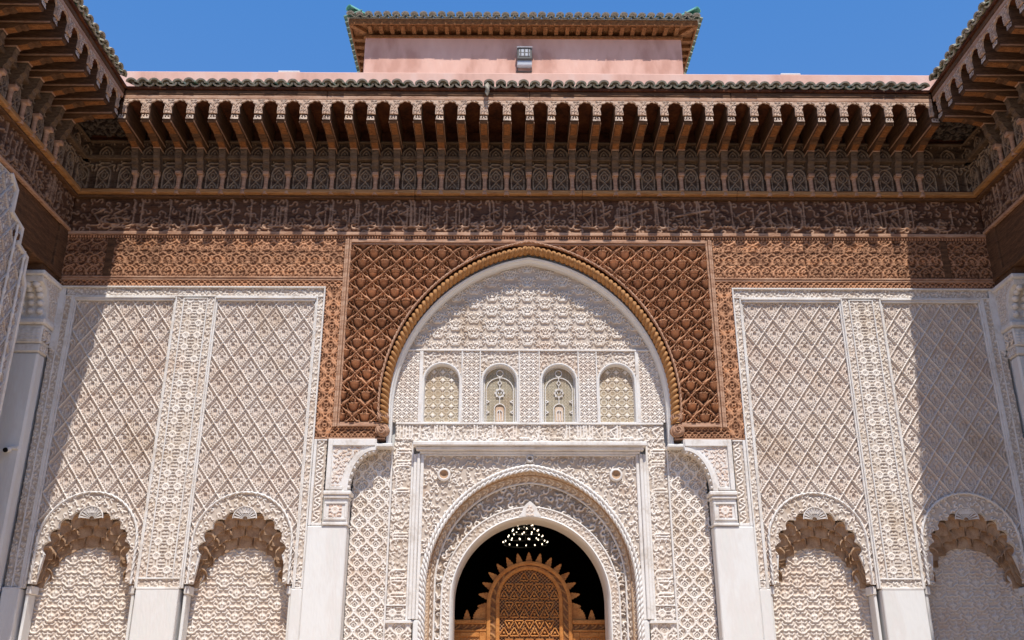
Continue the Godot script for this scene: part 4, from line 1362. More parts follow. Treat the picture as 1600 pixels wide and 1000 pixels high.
# ---------------------------------------------------------------- the doorway
func build_portal() -> void:
	var z := -0.215
	var a_rope := Arch.new(0.2, 2.9, 1.80, 0.0, 60)
	var a_brown := Arch.new(0.057, 3.02, 1.545, 0.0, 60)
	var a_dark := Arch.new(0.09, 2.96, 1.517, 0.0, 60)
	var a_edge := Arch.new(0.03, 2.755, 1.343, 0.0, 60)
	var a_door := Arch.new(0.057, 2.727, 1.226, 0.0, 60)
	# side strips and flanks at the back of the recess
	for s in [-1.0, 1.0]:
		var side := "left" if s < 0 else "right"
		var fl := thing("flank_panel", "tall narrow stucco panel of palmettes in pointed ovals, just %s of the doorway" % side, "stucco panel", "narrow palmette panels beside the doorway")
		part("palmettes", relief(minf(s * 2.69, s * 2.13), 0.9, maxf(s * 2.69, s * 2.13), 5.05, z - 0.002, TL.ogee, 0.03, {"oy": 0.05, "g": 0.0095}), M.stucco, fl)
		part("plain_foot", box(s * 2.69, 0, z - 0.02, s * 2.13, 0.9, z + 0.01), M.plaster, fl)
		part("fillet", box(s * 2.13, 0.9, z - 0.02, s * 2.10, 4.99, z + 0.03), M.moulding, fl)
		var st := thing("script_strip", "upright stucco strip of carved script %s of the doorway frame" % side, "inscription", "upright script strips")
		part("script", relief(minf(s * 2.095, s * 1.815), 2.66, maxf(s * 2.095, s * 1.815), 5.07, z - 0.002, TL.script_long, 0.028, {"turn": true, "g": 0.0105}), M.stucco, st)
		part("rosette_block", relief(minf(s * 2.095, s * 1.815), 2.44, maxf(s * 2.095, s * 1.815), 2.64, z, TL.stars, 0.024, {}), M.stucco, st)
		part("fillet", box(s * 2.1, 2.64, z - 0.02, s * 1.81, 2.66, z + 0.03), M.moulding, st)
		part("fillet", box(s * 1.815, 2.44, z - 0.02, s * 1.78, 5.045, z + 0.03), M.moulding, st)
		part("foot_panel", relief(minf(s * 2.1, s * 1.72), 1.2, maxf(s * 2.1, s * 1.72), 2.40, z + 0.02, TL.ogee, 0.024, {"ox": 0.06}), M.stucco, st)
		part("foot_fillet", box(s * 2.1, 2.40, z - 0.02, s * 1.70, 2.44, z + 0.07), M.moulding, st)
		part("plain_foot", box(s * 2.1, 0, z - 0.02, s * 1.72, 1.2, z + 0.03), M.plaster, st)
	# frame and cornice
	var fr := thing("doorway_frame", "smooth white moulded frame with a projecting cornice round the doorway's carved spandrel", "frame")
	part("cornice", box(-1.79, 4.975, z - 0.02, 1.79, 5.044, -0.02, 0.014), M.moulding, fr)
	part("cornice", box(-1.745, 4.915, z - 0.02, 1.745, 4.974, -0.075, 0.02), M.moulding, fr)
	part("cornice", box(-1.69, 4.875, z - 0.02, 1.69, 4.914, -0.13, 0.01), M.moulding, fr)
	for s in [-1.0, 1.0]:
		for q in [[1.778, 1.725, -0.15], [1.723, 1.675, -0.12], [1.672, 1.62, -0.155]]:
			part("upright", box(s * q[0], 2.45, z - 0.02, s * q[1], 4.874, q[2], 0.01), M.moulding, fr)
		part("foot", box(s * 1.70, 0, z - 0.02, s * 1.62, 2.44, -0.14, 0.01), M.plaster, fr)
	part("top_fillet", box(-1.62, 4.845, z - 0.02, 1.62, 4.874, -0.15), M.moulding, fr)
	var sp := thing("doorway_spandrel", "stucco spandrel of dense curling stems over the doorway arch, with two round bosses", "carved spandrel")
	var keep := func(x: float, y: float) -> bool:
		return not a_rope.inside(x, y, 0.0) and Vector2(absf(x) - 1.31, y - 4.555).length() > 0.09
	part("curling_stems", relief(-1.62, 2.0, 1.62, 4.845, -0.2, TL.scrolls, 0.032, {"keep": keep, "g": 0.0098}), M.stucco, sp)
	for s in [-1.0, 1.0]:
		part("boss", MB.new().lathe(PackedVector2Array([Vector2(0.062, -0.03), Vector2(0.066, 0.022), Vector2(0.075, 0.03), Vector2(0.095, 0.022), Vector2(0.102, 0.0), Vector2(0.102, -0.03)]), 36, Transform3D(Basis(Vector3(1, 0, 0), PI / 2), Vector3(s * 1.31, 4.555, -0.165))).mesh(), M.moulding, sp)
		part("boss_shell", MB.new().grid(48, 8, func(u: float, v: float) -> Vector3:
			var w := u * TAU
			return Vector3(s * 1.31 + cos(w) * v * 0.07, 4.555 + sin(w) * v * 0.07, -0.19 + 0.04 * v * v + 0.01 * absf(sin(w * 9.0)) * v)).mesh(), M.niche_plaster, sp)
	part("crown_ring", MB.new().lathe(PackedVector2Array([Vector2(0.03, 0.0), Vector2(0.032, 0.03), Vector2(0.045, 0.04), Vector2(0.06, 0.03), Vector2(0.062, 0.0)]), 24, Transform3D(Basis(Vector3(1, 0, 0), PI / 2), Vector3(0, 4.80, -0.17))).mesh(), M.moulding, sp)
	# the stepped rings of the arch
	var ar := thing("doorway_arch", "stepped rings of carved stucco round the doorway, the upper part in shade", "arch")
	part("rope_ring", rope(a_rope, 0.0, -0.17, 0.032, 0.05, 40.0, 0.3, 0.012), M.moulding, ar)
	part("serrated_ring", rope(Arch.new(0.19, 2.9, 1.742, 0.0, 60), 0.0, -0.15, 0.028, 0.03, 36.0, 0.85, 0.009), M.moulding, ar)
	part("outer_cove", loft(a_rope, -0.175, a_brown, -0.27, TL.zigzag, 0.012, {"g": 0.0125, "lo": Color(0.52, 0.38, 0.27), "hi": Color(0.70, 0.56, 0.43)}), M.stucco, ar)
	part("brown_line", rope(a_brown, 0.0, -0.265, 0.012, 0.016, 10.0, 0.0, 0.03), M.niche_plaster, ar)
	part("scroll_ring", loft(a_brown, -0.275, a_dark, -0.36, TL.strip, 0.018, {"g": 0.0105, "lo": Color(0.46, 0.36, 0.28), "hi": Color(0.72, 0.63, 0.54)}), M.stucco, ar)
	part("plain_ring", rope(a_dark, -0.01, -0.355, 0.016, 0.02, 10.0, 0.0, 0.03), M.moulding, ar)
	part("leaf_ring", relief(-1.55, 0.6, 1.55, 4.5, -0.394, TL.leaves, 0.046, {"keep": func(x: float, y: float) -> bool: return a_dark.inside(x, y, 0.01) and not a_edge.inside(x, y, -0.01), "g": 0.0105, "lo": Color(0.43, 0.35, 0.285)}), M.stucco, ar)
	part("edge_line", rope(a_edge, 0.0, -0.355, 0.014, 0.016, 10.0, 0.0, 0.03), M.moulding, ar)
	part("edge_ring", loft(a_edge, -0.362, a_door, -0.362, TL.fine, 0.02, {"g": 0.0105}), M.stucco, ar)
	var kp := PackedVector2Array([Vector2(-0.17, 3.955), Vector2(-0.12, 4.02), Vector2(-0.1, 4.10), Vector2(-0.05, 4.15), Vector2(0, 4.19), Vector2(0.05, 4.15), Vector2(0.1, 4.10), Vector2(0.12, 4.02), Vector2(0.17, 3.955)])
	part("crown_tablet", MB.new().extrude(kp, -0.37, -0.335).mesh(), M.moulding, ar)
	var ka := Arch.new(0.06, 4.03, 0.12, 3.965, 10)
	part("crown_arch", relief(-0.07, 3.965, 0.07, 4.13, -0.336, TL.fine, 0.014, {"keep": func(x: float, y: float) -> bool: return ka.inside(x, y), "lo": Color(0.6, 0.45, 0.36)}), M.stucco, ar)
	part("white_reveal", MB.new().sweep(a_door.p, a_door.nr, PackedVector2Array([Vector2(-0.03, -0.89), Vector2(-0.03, -0.42), Vector2(-0.012, -0.365), Vector2(0.006, -0.335), Vector2(0.024, -0.345), Vector2(0.026, -0.40)])).mesh(), M.plaster, ar)
	build_screen()

func build_screen() -> void:
	var d := thing("wooden_screen", "arched carved wooden screen with turned lattice and a toothed crest, standing in the doorway", "screen door")
	var z := -1.1
	var out := Arch.new(0.0, 2.72, 0.655, 0.0, 40)
	var inn := Arch.new(0.0, 2.79, 0.47, 0.0, 40)
	var poly := PackedVector2Array(out.p)
	for k in inn.p.size():
		poly.append(inn.p[inn.p.size() - 1 - k])
	part("arched_frame", MB.new().extrude(poly, z - 0.05, z + 0.02).mesh(), M.door_wood, d)
	part("outer_rib", MB.new().sweep(out.p, out.nr, PackedVector2Array([Vector2(-0.06, z + 0.0), Vector2(-0.055, z + 0.05), Vector2(-0.03, z + 0.058), Vector2(0.0, z + 0.05), Vector2(0.004, z - 0.05)])).mesh(), M.door_wood, d)
	part("middle_band", loft(Arch.new(0.0, 2.745, 0.605, 0.0, 40), z + 0.022, Arch.new(0.0, 2.77, 0.52, 0.0, 40), z + 0.022, TL.strip, 0.014, {"g": 0.012, "lo": Color(0.26, 0.11, 0.04), "hi": Color(0.50, 0.25, 0.09)}), M.door_carved, d)
	part("inner_rib", MB.new().sweep(inn.p, inn.nr, PackedVector2Array([Vector2(-0.012, z - 0.02), Vector2(-0.01, z + 0.03), Vector2(0.015, z + 0.045), Vector2(0.04, z + 0.04), Vector2(0.05, z + 0.015)])).mesh(), M.door_wood, d)
	var keep := func(x: float, y: float) -> bool: return inn.inside(x, y, 0.01)
	part("turned_lattice", relief(-0.48, 1.4, 0.48, 3.28, z - 0.03, TL.turned, 0.022, {"keep": keep, "g": 0.0085, "lo": Color(0.15, 0.065, 0.03), "hi": Color(0.66, 0.37, 0.18)}), M.door_carved, d)
	part("lower_panel", box(-0.48, 0, z - 0.04, 0.48, 1.4, z), M.door_wood, d)
	# raised strapwork of triangles and hexagons on the lattice
	for row in 9:
		for i in 6:
			var c := Vector2((i - 2.5) * 0.156 + (0.078 if row % 2 == 1 else 0.0), 3.13 - row * 0.136)
			if not inn.inside(c.x, c.y, -0.06):
				continue
			var up := row % 2 == 0
			for k in 3:
				var a := (PI / 2 if up else -PI / 2) + TAU * k / 3.0
				var p := c + Vector2.from_angle(a) * 0.085
				var q := c + Vector2.from_angle(a + TAU / 3.0) * 0.085
				var e := q - p
				part("strapwork", MB.new().box(Vector3(-e.length() * 0.42, -0.0085, -0.012), Vector3(e.length() * 0.42, 0.0085, 0.012), 0.005, Transform3D(Basis(Vector3(0, 0, 1), e.angle()), Vector3((p.x + q.x) * 0.5, (p.y + q.y) * 0.5, z + 0.002 * k))).mesh(), M.door_wood, d)
			part("stud", MB.new().lathe(PackedVector2Array([Vector2(0.02, -0.02), Vector2(0.018, 0.014), Vector2(0.001, 0.024)]), 8, Transform3D(Basis(Vector3(1, 0, 0), PI / 2), Vector3(c.x, c.y, z))).mesh(), M.door_wood, d)
	# the toothed crest
	var tooth := PackedVector2Array([Vector2(-0.048, 0), Vector2(-0.05, 0.04), Vector2(-0.036, 0.055), Vector2(-0.036, 0.085), Vector2(-0.022, 0.1), Vector2(-0.02, 0.125), Vector2(0, 0.15), Vector2(0.02, 0.125), Vector2(0.022, 0.1), Vector2(0.036, 0.085), Vector2(0.036, 0.055), Vector2(0.05, 0.04), Vector2(0.048, 0)])
	for k in 15:
		var w := lerpf(-0.02, PI + 0.02, k / 14.0)
		var dir := Vector2.from_angle(w)
		var c := Vector2(0, 2.72) + dir * 0.655
		var tq := MB.new().extrude(tooth, z - 0.045, z - 0.012, Transform3D(Basis(Vector3(0, 0, 1), w - PI / 2), Vector3(c.x, c.y, 0)))
		part("crest_tooth", tq.mesh(), M.door_wood, d)
	for s in [-1.0, 1.0]:
		part("shoulder", box(s * 1.18, 0.0, z - 0.05, s * 0.655, 2.44, z + 0.01), M.door_wood, d)
		part("shoulder_rail", box(s * 1.185, 2.44, z - 0.05, s * 0.657, 2.505, z + 0.05, 0.01), M.door_wood, d)
		part("shoulder_rail", box(s * 1.185, 2.33, z - 0.05, s * 0.66, 2.36, z + 0.04, 0.01), M.door_wood, d)
		part("shoulder_band", relief(minf(s * 1.17, s * 0.67), 2.365, maxf(s * 1.17, s * 0.67), 2.435, z + 0.012, TL.strip, 0.014, {"lo": Color(0.26, 0.11, 0.04), "hi": Color(0.50, 0.25, 0.09)}), M.door_carved, d)
		part("shoulder_panel", relief(minf(s * 1.06, s * 0.77), 1.2, maxf(s * 1.06, s * 0.77), 2.24, z + 0.0, TL.turned, 0.024, {"g": 0.011, "lo": Color(0.15, 0.065, 0.03), "hi": Color(0.66, 0.37, 0.18)}), M.door_carved, d)
		for q in [[1.17, 1.065], [0.765, 0.66]]:
			part("stile", box(s * q[0], 0.0, z - 0.02, s * q[1], 2.325, z + 0.035, 0.01), M.door_wood, d)
		part("panel_rail", box(s * 1.064, 2.25, z - 0.02, s * 0.766, 2.325, z + 0.034, 0.01), M.door_wood, d)
		var m2 := PackedVector2Array()
		for q in tooth:
			m2.append(Vector2(s * 0.96 + q.x * 1.05, 2.505 + q.y))
		part("merlon", MB.new().extrude(m2, z - 0.04, z + 0.0).mesh(), M.door_wood, d)
		# a quarter fan leaning on the arch
		var fan := PackedVector2Array([Vector2(s * 0.659, 2.505)])
		for k in 19:
			var w := PI / 2 * k / 18.0
			var r := 0.205 + (0.012 if k % 2 == 0 else -0.004)
			fan.append(Vector2(s * (0.659 + cos(w) * r), 2.505 + sin(w) * r))
		part("quarter_fan", MB.new().extrude(fan, z - 0.04, z + 0.0).mesh(), M.door_wood, d)

# ---------------------------------------------------------------- brackets that carry the great arch
func build_brackets() -> void:
	for s in [-1.0, 1.0]:
		var side := "left" if s < 0 else "right"
		var b := thing("stucco_bracket", "white stucco quarter-arch bracket carrying the %s foot of the great arch" % side, "bracket", "brackets under the great arch")
		var z0 := -0.2
		var z1 := 0.05
		var poly := PackedVector2Array([Vector2(3.06, 4.26), Vector2(3.06, 5.055), Vector2(2.33, 5.055), Vector2(2.33, 4.93)])
		var inner := PackedVector2Array()
		for k in 19:
			var w := PI / 2 * k / 18.0
			inner.append(Vector2(2.335 + sin(w) * 0.40, 4.27 + cos(w) * 0.62))
		poly.append_array(inner)
		var mir := PackedVector2Array()
		for q in poly:
			mir.append(Vector2(s * q.x, q.y))
		part("body", MB.new().extrude(mir, z0, z1).mesh(), M.moulding, b)
		var keep := func(x: float, y: float) -> bool:
			var ax := absf(x)
			if ax < 2.42 or ax > 2.97 or y > 4.93 or y < 4.34:
				return false
			return Vector2((ax - 2.335) / 0.50, (y - 4.27) / 0.70).length() > 1.0
		part("carved_field", relief(minf(s * 2.98, s * 2.41), 4.33, maxf(s * 2.98, s * 2.41), 4.94, z1 - 0.002, TL.fine, 0.02, {"keep": keep, "g": 0.0105, "lo": Color(0.62, 0.46, 0.38)}), M.stucco, b)
		part("frame", box(s * 3.055, 4.28, z1, s * 2.985, 5.05, z1 + 0.035, 0.012), M.moulding, b)
		part("frame", box(s * 2.984, 4.945, z1, s * 2.345, 5.05, z1 + 0.034, 0.012), M.moulding, b)
		part("frame", box(s * 2.98, 4.28, z1, s * 2.80, 4.325, z1 + 0.03, 0.012), M.moulding, b)
		# the rounded soffit with its notched edge
		var pth := PackedVector2Array()
		var nrm := PackedVector2Array()
		for k in 19:
			var w := PI / 2 * k / 18.0
			pth.append(Vector2(s * inner[k].x, inner[k].y))
			nrm.append(Vector2(s * sin(w) * 0.62, cos(w) * 0.40).normalized())
		if s < 0:
			pth.reverse()
			nrm.reverse()
		part("arch_fillet", MB.new().sweep(pth, nrm, PackedVector2Array([Vector2(-0.01, z0), Vector2(-0.01, z1 + 0.03), Vector2(0.04, z1 + 0.03), Vector2(0.045, z1)])).mesh(), M.moulding, b)
		for k in 9:
			var w := PI / 2 * (k + 0.5) / 9.0
			var c := Vector3(s * (2.335 + sin(w) * 0.385), 4.27 + cos(w) * 0.605, 0.02)
			part("notch_bead", MB.new().box(Vector3(-0.02, -0.03, -0.06), Vector3(0.02, 0.02, 0.05), 0.012, Transform3D(Basis(Vector3(0, 0, 1), s * -w), c)).mesh(), M.moulding, b)
		part("shelf", box(s * 2.345, 4.94, z0, s * 2.09, 4.995, 0.03, 0.014), M.plaster, b)
		# capital
		part("capital_slab", box(s * 3.08, 4.20, z0, s * 2.66, 4.262, z1 + 0.05, 0.02), M.moulding, b)
		part("capital_slab", box(s * 3.07, 4.15, z0, s * 2.69, 4.198, z1 + 0.03, 0.014), M.moulding, b)
		part("capital_block", box(s * 3.06, 3.80, z0, s * 2.705, 4.149, z1, 0.01), M.moulding, b)
		part("capital_panel", relief(minf(s * 2.98, s * 2.79), 3.88, maxf(s * 2.98, s * 2.79), 4.06, z1 + 0.0, TL.stars, 0.018, {"lo": Color(0.7, 0.52, 0.42)}), M.stucco, b)
		for q in [[3.05, 4.07, 2.715, 4.10], [3.05, 3.835, 2.715, 3.865]]:
			part("capital_fillet", box(s * q[0], q[1], z1, s * q[2], q[3], z1 + 0.02), M.moulding, b)
		for q in [[3.05, 3.02], [2.745, 2.715]]:
			part("capital_fillet", box(s * q[0], 3.866, z1, s * q[1], 4.069, z1 + 0.019), M.moulding, b)
		part("capital_slab", box(s * 3.07, 3.756, z0, s * 2.69, 3.799, z1 + 0.025, 0.01), M.moulding, b)
		var st := thing("scroll_strip", "upright stucco strip of S-scrolls at the outer side of the %s bracket" % side, "stucco band", "S-scroll strips")
		part("s_scrolls", relief(minf(s * 3.235, s * 3.085), 3.80, maxf(s * 3.235, s * 3.085), 5.03, 0.0, TL.strip, 0.024, {"g": 0.0105}), M.stucco, st)
		part("fillet", box(s * 3.28, 3.76, -0.05, s * 3.237, 5.055, 0.03), M.moulding, st)
		part("fillet", box(s * 3.236, 3.76, -0.05, s * 3.084, 3.798, 0.028), M.moulding, st)
		part("fillet", box(s * 3.236, 5.032, -0.05, s * 3.084, 5.056, 0.028), M.moulding, st)

# ---------------------------------------------------------------- eaves on carved corbels
var KIT := {}
func eave_kit() -> void:
	# sideways profile (z, y) turned to run along x
	var side := Transform3D(Basis(Vector3(0, 0, 1), Vector3(0, 1, 0), Vector3(1, 0, 0)), Vector3.ZERO)
	KIT.beam = MB.new().extrude(PackedVector2Array([Vector2(0.1, 10.46), Vector2(0.945, 10.46), Vector2(0.945, 10.105), Vector2(0.93, 10.075), Vector2(0.60, 10.06), Vector2(0.585, 10.045), Vector2(0.56, 10.035), Vector2(0.50, 10.04), Vector2(0.46, 10.015), Vector2(0.31, 9.985), Vector2(0.1, 9.985)]), -0.064, 0.064, side).mesh()
	KIT.under = MB.new().extrude(PackedVector2Array([Vector2(0.922, 10.1), Vector2(0.926, 10.068), Vector2(0.62, 10.054), Vector2(0.605, 10.085)]), -0.05, 0.05, side).mesh()
	KIT.under2 = MB.new().extrude(PackedVector2Array([Vector2(0.45, 10.03), Vector2(0.45, 10.008), Vector2(0.32, 9.979), Vector2(0.32, 10.0)]), -0.05, 0.05, side).mesh()
	KIT.trim = MB.new().box(Vector3(-0.005, 10.085, 0.12), Vector3(0.005, 10.11, 0.93), 0.003).mesh()
	KIT.bracket = MB.new().extrude(PackedVector2Array([Vector2(0.05, 9.985), Vector2(0.305, 9.985), Vector2(0.305, 9.93), Vector2(0.29, 9.90), Vector2(0.28, 9.80), Vector2(0.235, 9.765), Vector2(0.225, 9.70), Vector2(0.19, 9.665), Vector2(0.18, 9.62), Vector2(0.05, 9.62)]), -0.054, 0.054, side).mesh()
	KIT.cap = MB.new().box(Vector3(-0.064, 9.966, 0.06), Vector3(0.064, 9.992, 0.318), 0.006).mesh()
	var c := MB.new()
	c.box(Vector3(-0.05, 9.545, 0.08), Vector3(0.05, 9.612, 0.2), 0.01)
	c.lathe(PackedVector2Array([Vector2(0.0, 9.55), Vector2(0.05, 9.55), Vector2(0.036, 9.50), Vector2(0.036, 9.33), Vector2(0.05, 9.32), Vector2(0.045, 9.29), Vector2(0.034, 9.285), Vector2(0.052, 9.24), Vector2(0.045, 9.20)]), 12, Transform3D(Basis.IDENTITY, Vector3(0, 0, 0.115)))
	KIT.column = c.mesh()
	var fl := Tile.new(0.128, 0.1, 300)
	fl.wrap = false
	for s in [-1.0, 1.0]:
		fl.line(curve([Vector2(0.064, 0.015), Vector2(0.064 + s * 0.03, 0.02), Vector2(0.064 + s * 0.048, 0.06), Vector2(0.064 + s * 0.03, 0.07)]), 0.011)
		fl.line(PackedVector2Array([Vector2(0.064 + s * 0.055, 0.0), Vector2(0.064 + s * 0.055, 0.03)]), 0.009)
	fl.line(PackedVector2Array([Vector2(0.064, 0.01), Vector2(0.064, 0.088)]), 0.019, 1.0, 0.006)
	fl.line(PackedVector2Array([Vector2(0, 0.004), Vector2(0.128, 0.004)]), 0.009)
	KIT.leaf = relief(-0.062, 10.12, 0.062, 10.212, 0.947, fl, 0.022, {"g": 0.006, "lo": Color(0.16, 0.09, 0.06), "hi": Color(0.78, 0.66, 0.57)})
	# fretted plate with a lobed opening, one bay wide
	var lobed := func(w: float) -> float:
		return 0.118 + 0.013 * absf(sin(w * 4.5))
	var m := BAY / 2
	var pl := PackedVector2Array([Vector2(-m + 0.001, 10.225), Vector2(-m + 0.001, 10.485), Vector2(m - 0.001, 10.485), Vector2(m - 0.001, 10.225), Vector2(0.118, 10.225)])
	for k in 28:
		var w := PI * k / 27.0
		pl.append(Vector2(cos(w), sin(w) * 1.05) * float(lobed.call(w)) + Vector2(0, 10.335))
	pl.append(Vector2(-0.118, 10.225))
	KIT.plate = MB.new().extrude(pl, 0.95, 0.978).mesh()
	var keep := func(x: float, y: float) -> bool:
		var d := Vector2(x, (y - 10.335) / 1.05)
		return (absf(x) > 0.128 if d.y < 0 else d.length() > float(lobed.call(d.angle())) + 0.004) and absf(x) < m - 0.002
	KIT.fret = relief(-m, 10.23, m, 10.483, 0.974, TL.fine, 0.02, {"g": 0.008, "keep": keep, "ox": 0.3, "lo": Color(0.26, 0.16, 0.11), "hi": Color(0.76, 0.63, 0.54)})
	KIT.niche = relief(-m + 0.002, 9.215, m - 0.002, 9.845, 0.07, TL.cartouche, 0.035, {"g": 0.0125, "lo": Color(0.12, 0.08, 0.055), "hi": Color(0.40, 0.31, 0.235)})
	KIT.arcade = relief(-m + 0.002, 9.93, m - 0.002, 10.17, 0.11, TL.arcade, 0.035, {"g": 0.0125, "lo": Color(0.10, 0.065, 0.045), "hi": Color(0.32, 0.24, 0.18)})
	KIT.soffit = box(-m + 0.002, 10.462, 0.05, m - 0.002, 10.484, 0.945, 0.003)
	# roof tiles: a hump over a hollow, both with real thickness, rising inwards
	var slope := Transform3D(Basis(Vector3(1, 0, 0), 0.42), Vector3.ZERO)
	var hump := PackedVector2Array()
	var hollow := PackedVector2Array()
	for k in 13:
		var w := PI * k / 12.0
		hump.append(Vector2(cos(w) * 0.084, sin(w) * 0.066))
		hollow.append(Vector2(cos(w) * 0.086, -sin(w) * 0.06))
	for k in 13:
		var w := PI * (12 - k) / 12.0
		hump.append(Vector2(cos(w) * 0.066, sin(w) * 0.048))
		hollow.append(Vector2(cos(w) * 0.068, -sin(w) * 0.042))
	KIT.hump = MB.new().extrude(hump, -0.42, 0.0, slope).mesh()
	var plug := PackedVector2Array()
	for k in 13:
		plug.append(hump[25 - k] * 0.99)
	KIT.plug = MB.new().extrude(plug, -0.06, -0.026, slope).mesh()
	var rim := PackedVector2Array()
	for k in 26:
		rim.append(hump[k] * (1.05 if k < 13 else 0.88))
	var rim2 := PackedVector2Array()
	for k in 26:
		rim2.append(hollow[k] * (1.03 if k < 13 else 0.85))
	KIT.rim2 = MB.new().extrude(rim2, -0.02, 0.005, slope).mesh()
	KIT.rim = MB.new().extrude(rim, -0.022, 0.006, slope).mesh()
	KIT.hollow = MB.new().extrude(hollow, -0.42, 0.0, slope).mesh()

# one eave: runs along local x, out towards local z
func eave(e: Node3D, x0: float, x1: float, corbels: Array, bay0: int, bay1: int, f0: float, f1: float) -> void:
	for i in corbels:
		var x: float = i * BAY
		var b := part("corbel_beam", KIT.beam, M.cedar_beam, e, Vector3(x + rng.randf_range(-0.006, 0.006), rng.randf_range(-0.006, 0.006), rng.randf_range(-0.006, 0.004)))
		b.rotation = Vector3(0, rng.randf_range(-0.012, 0.012), 0)
		part("painted_underside", KIT.under, M.cedar_umber, b)
		part("painted_underside", KIT.under2, M.cedar_umber, b)
		for s in [-1.0, 1.0]:
			part("worn_edge", KIT.trim, M.cedar_weathered, b, Vector3(s * 0.067, 0, 0))
		part("leaf_carving", KIT.leaf, M.cedar_carved, b)
		part("lower_bracket", KIT.bracket, M.cedar_grey, b)
		part("bracket_cap", KIT.cap, M.cedar_weathered, b)
		part("colonnette", KIT.column, M.cedar_weathered, b)
	for i in range(bay0, bay1 + 1):
		var x := (i + 0.5) * BAY
		part("niche_panel", KIT.niche, M.cedar_carved, e, Vector3(x, 0, 0))
		part("arcade_panel", KIT.arcade, M.cedar_carved, e, Vector3(x, 0, 0))
		if corbels.has(i) and corbels.has(i + 1):
			var p := part("fretted_plate", KIT.plate, M.cedar_bleached, e, Vector3(x, 0, 0))
			part("fretwork", KIT.fret, M.cedar_carved, p)
			part("soffit_board", KIT.soffit, M.cedar_dark, e, Vector3(x, 0, 0))
	part("ledge", box(x0, 9.85, -0.02, x1, 9.925, 0.17, 0.01), M.cedar_grey, e)
	part("upper_ledge", box(x0, 10.175, -0.02, x1, 10.215, 0.17, 0.01), M.cedar_grey, e)
	part("back_board", box(x0, 9.19, -0.02, x1, 10.46, 0.05), M.cedar_dark, e)
	part("foot_board", box(x0, 9.292, -0.02, x1, 9.31, 0.13), M.cedar_dark, e)
	var n := 4
	for k in n:
		var a := lerpf(f0, f1, float(k) / n) + 0.002
		var c := lerpf(f0, f1, float(k + 1) / n) - 0.002
		part("fascia_board", box(a, 10.487, 0.9, c, 10.565, 0.982, 0.008), M.cedar_weathered, e)
		part("upper_fascia", box(a, 10.567, 0.9, c, 10.655, 0.99, 0.012), M.cedar_beam, e)

func roof_edge(r: Node3D, x0: float, x1: float, bed0: float, bed1: float) -> void:
	var side := Transform3D(Basis(Vector3(0, 0, 1), Vector3(0, 1, 0), Vector3(1, 0, 0)), Vector3.ZERO)
	part("roof_bed", MB.new().extrude(PackedVector2Array([Vector2(1.02, 10.658), Vector2(1.02, 10.70), Vector2(-0.62, 11.46), Vector2(-0.62, 10.5), Vector2(0.88, 10.49), Vector2(0.88, 10.658)]), bed0, bed1, side).mesh(), M.cedar_dark, r)
	var n := int((x1 - x0) / 0.188)
	for k in n + 1:
		var x := x0 + (x1 - x0) * k / n
		var j := Vector3(rng.randf_range(-0.006, 0.006), rng.randf_range(-0.006, 0.006), rng.randf_range(-0.015, 0.015))
		var h := part("cover_tile", KIT.hump, M["tile_%d" % (rng.randi() % 4)], r, Vector3(x, 10.745, 1.07) + j)
		part("worn_rim", KIT.rim, M.mortar if rng.randf() < 0.5 else M.tile_3, h)
		part("mortar_plug", KIT.plug, M.old_mortar, h)
		h.rotation = Vector3(0, rng.randf_range(-0.03, 0.03), rng.randf_range(-0.04, 0.04))
		part("cover_tile", KIT.hump, M["tile_%d" % (rng.randi() % 4)], r, Vector3(x, 10.765, 0.74) + j * 0.5 + Vector3(0, 0.145, 0))
		if k < n:
			var c := part("channel_tile", KIT.hollow, M["tile_%d" % (rng.randi() % 4)], r, Vector3(x + (x1 - x0) / n * 0.5, 10.752, 1.055) - j)
			part("worn_rim", KIT.rim2, M.mortar if rng.randf() < 0.6 else M.tile_3, c)

func build_eaves() -> void:
	eave_kit()
	var e := thing("corbelled_eave", "deep cedar eave on a long row of carved corbels across the far wall", "eave", "corbelled cedar eaves")
	eave(e, -7.6, 7.6, range(-18, 19), -21, 20, -6.62, 6.62)
	for s in [-1.0, 1.0]:
		# the coffered dark corner
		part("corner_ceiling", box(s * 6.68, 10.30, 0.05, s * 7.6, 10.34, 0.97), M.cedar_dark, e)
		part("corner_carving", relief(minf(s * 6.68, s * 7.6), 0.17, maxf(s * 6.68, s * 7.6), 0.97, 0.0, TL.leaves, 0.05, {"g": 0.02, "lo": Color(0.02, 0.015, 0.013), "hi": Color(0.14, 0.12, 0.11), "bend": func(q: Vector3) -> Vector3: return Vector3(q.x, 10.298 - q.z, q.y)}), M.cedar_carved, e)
	var r := thing("tile_roof_edge", "wavy edge of weathered green roof tiles above the far eave", "roof", "green tile roof edges")
	roof_edge(r, -6.5, 6.5, -7.7, 7.7)

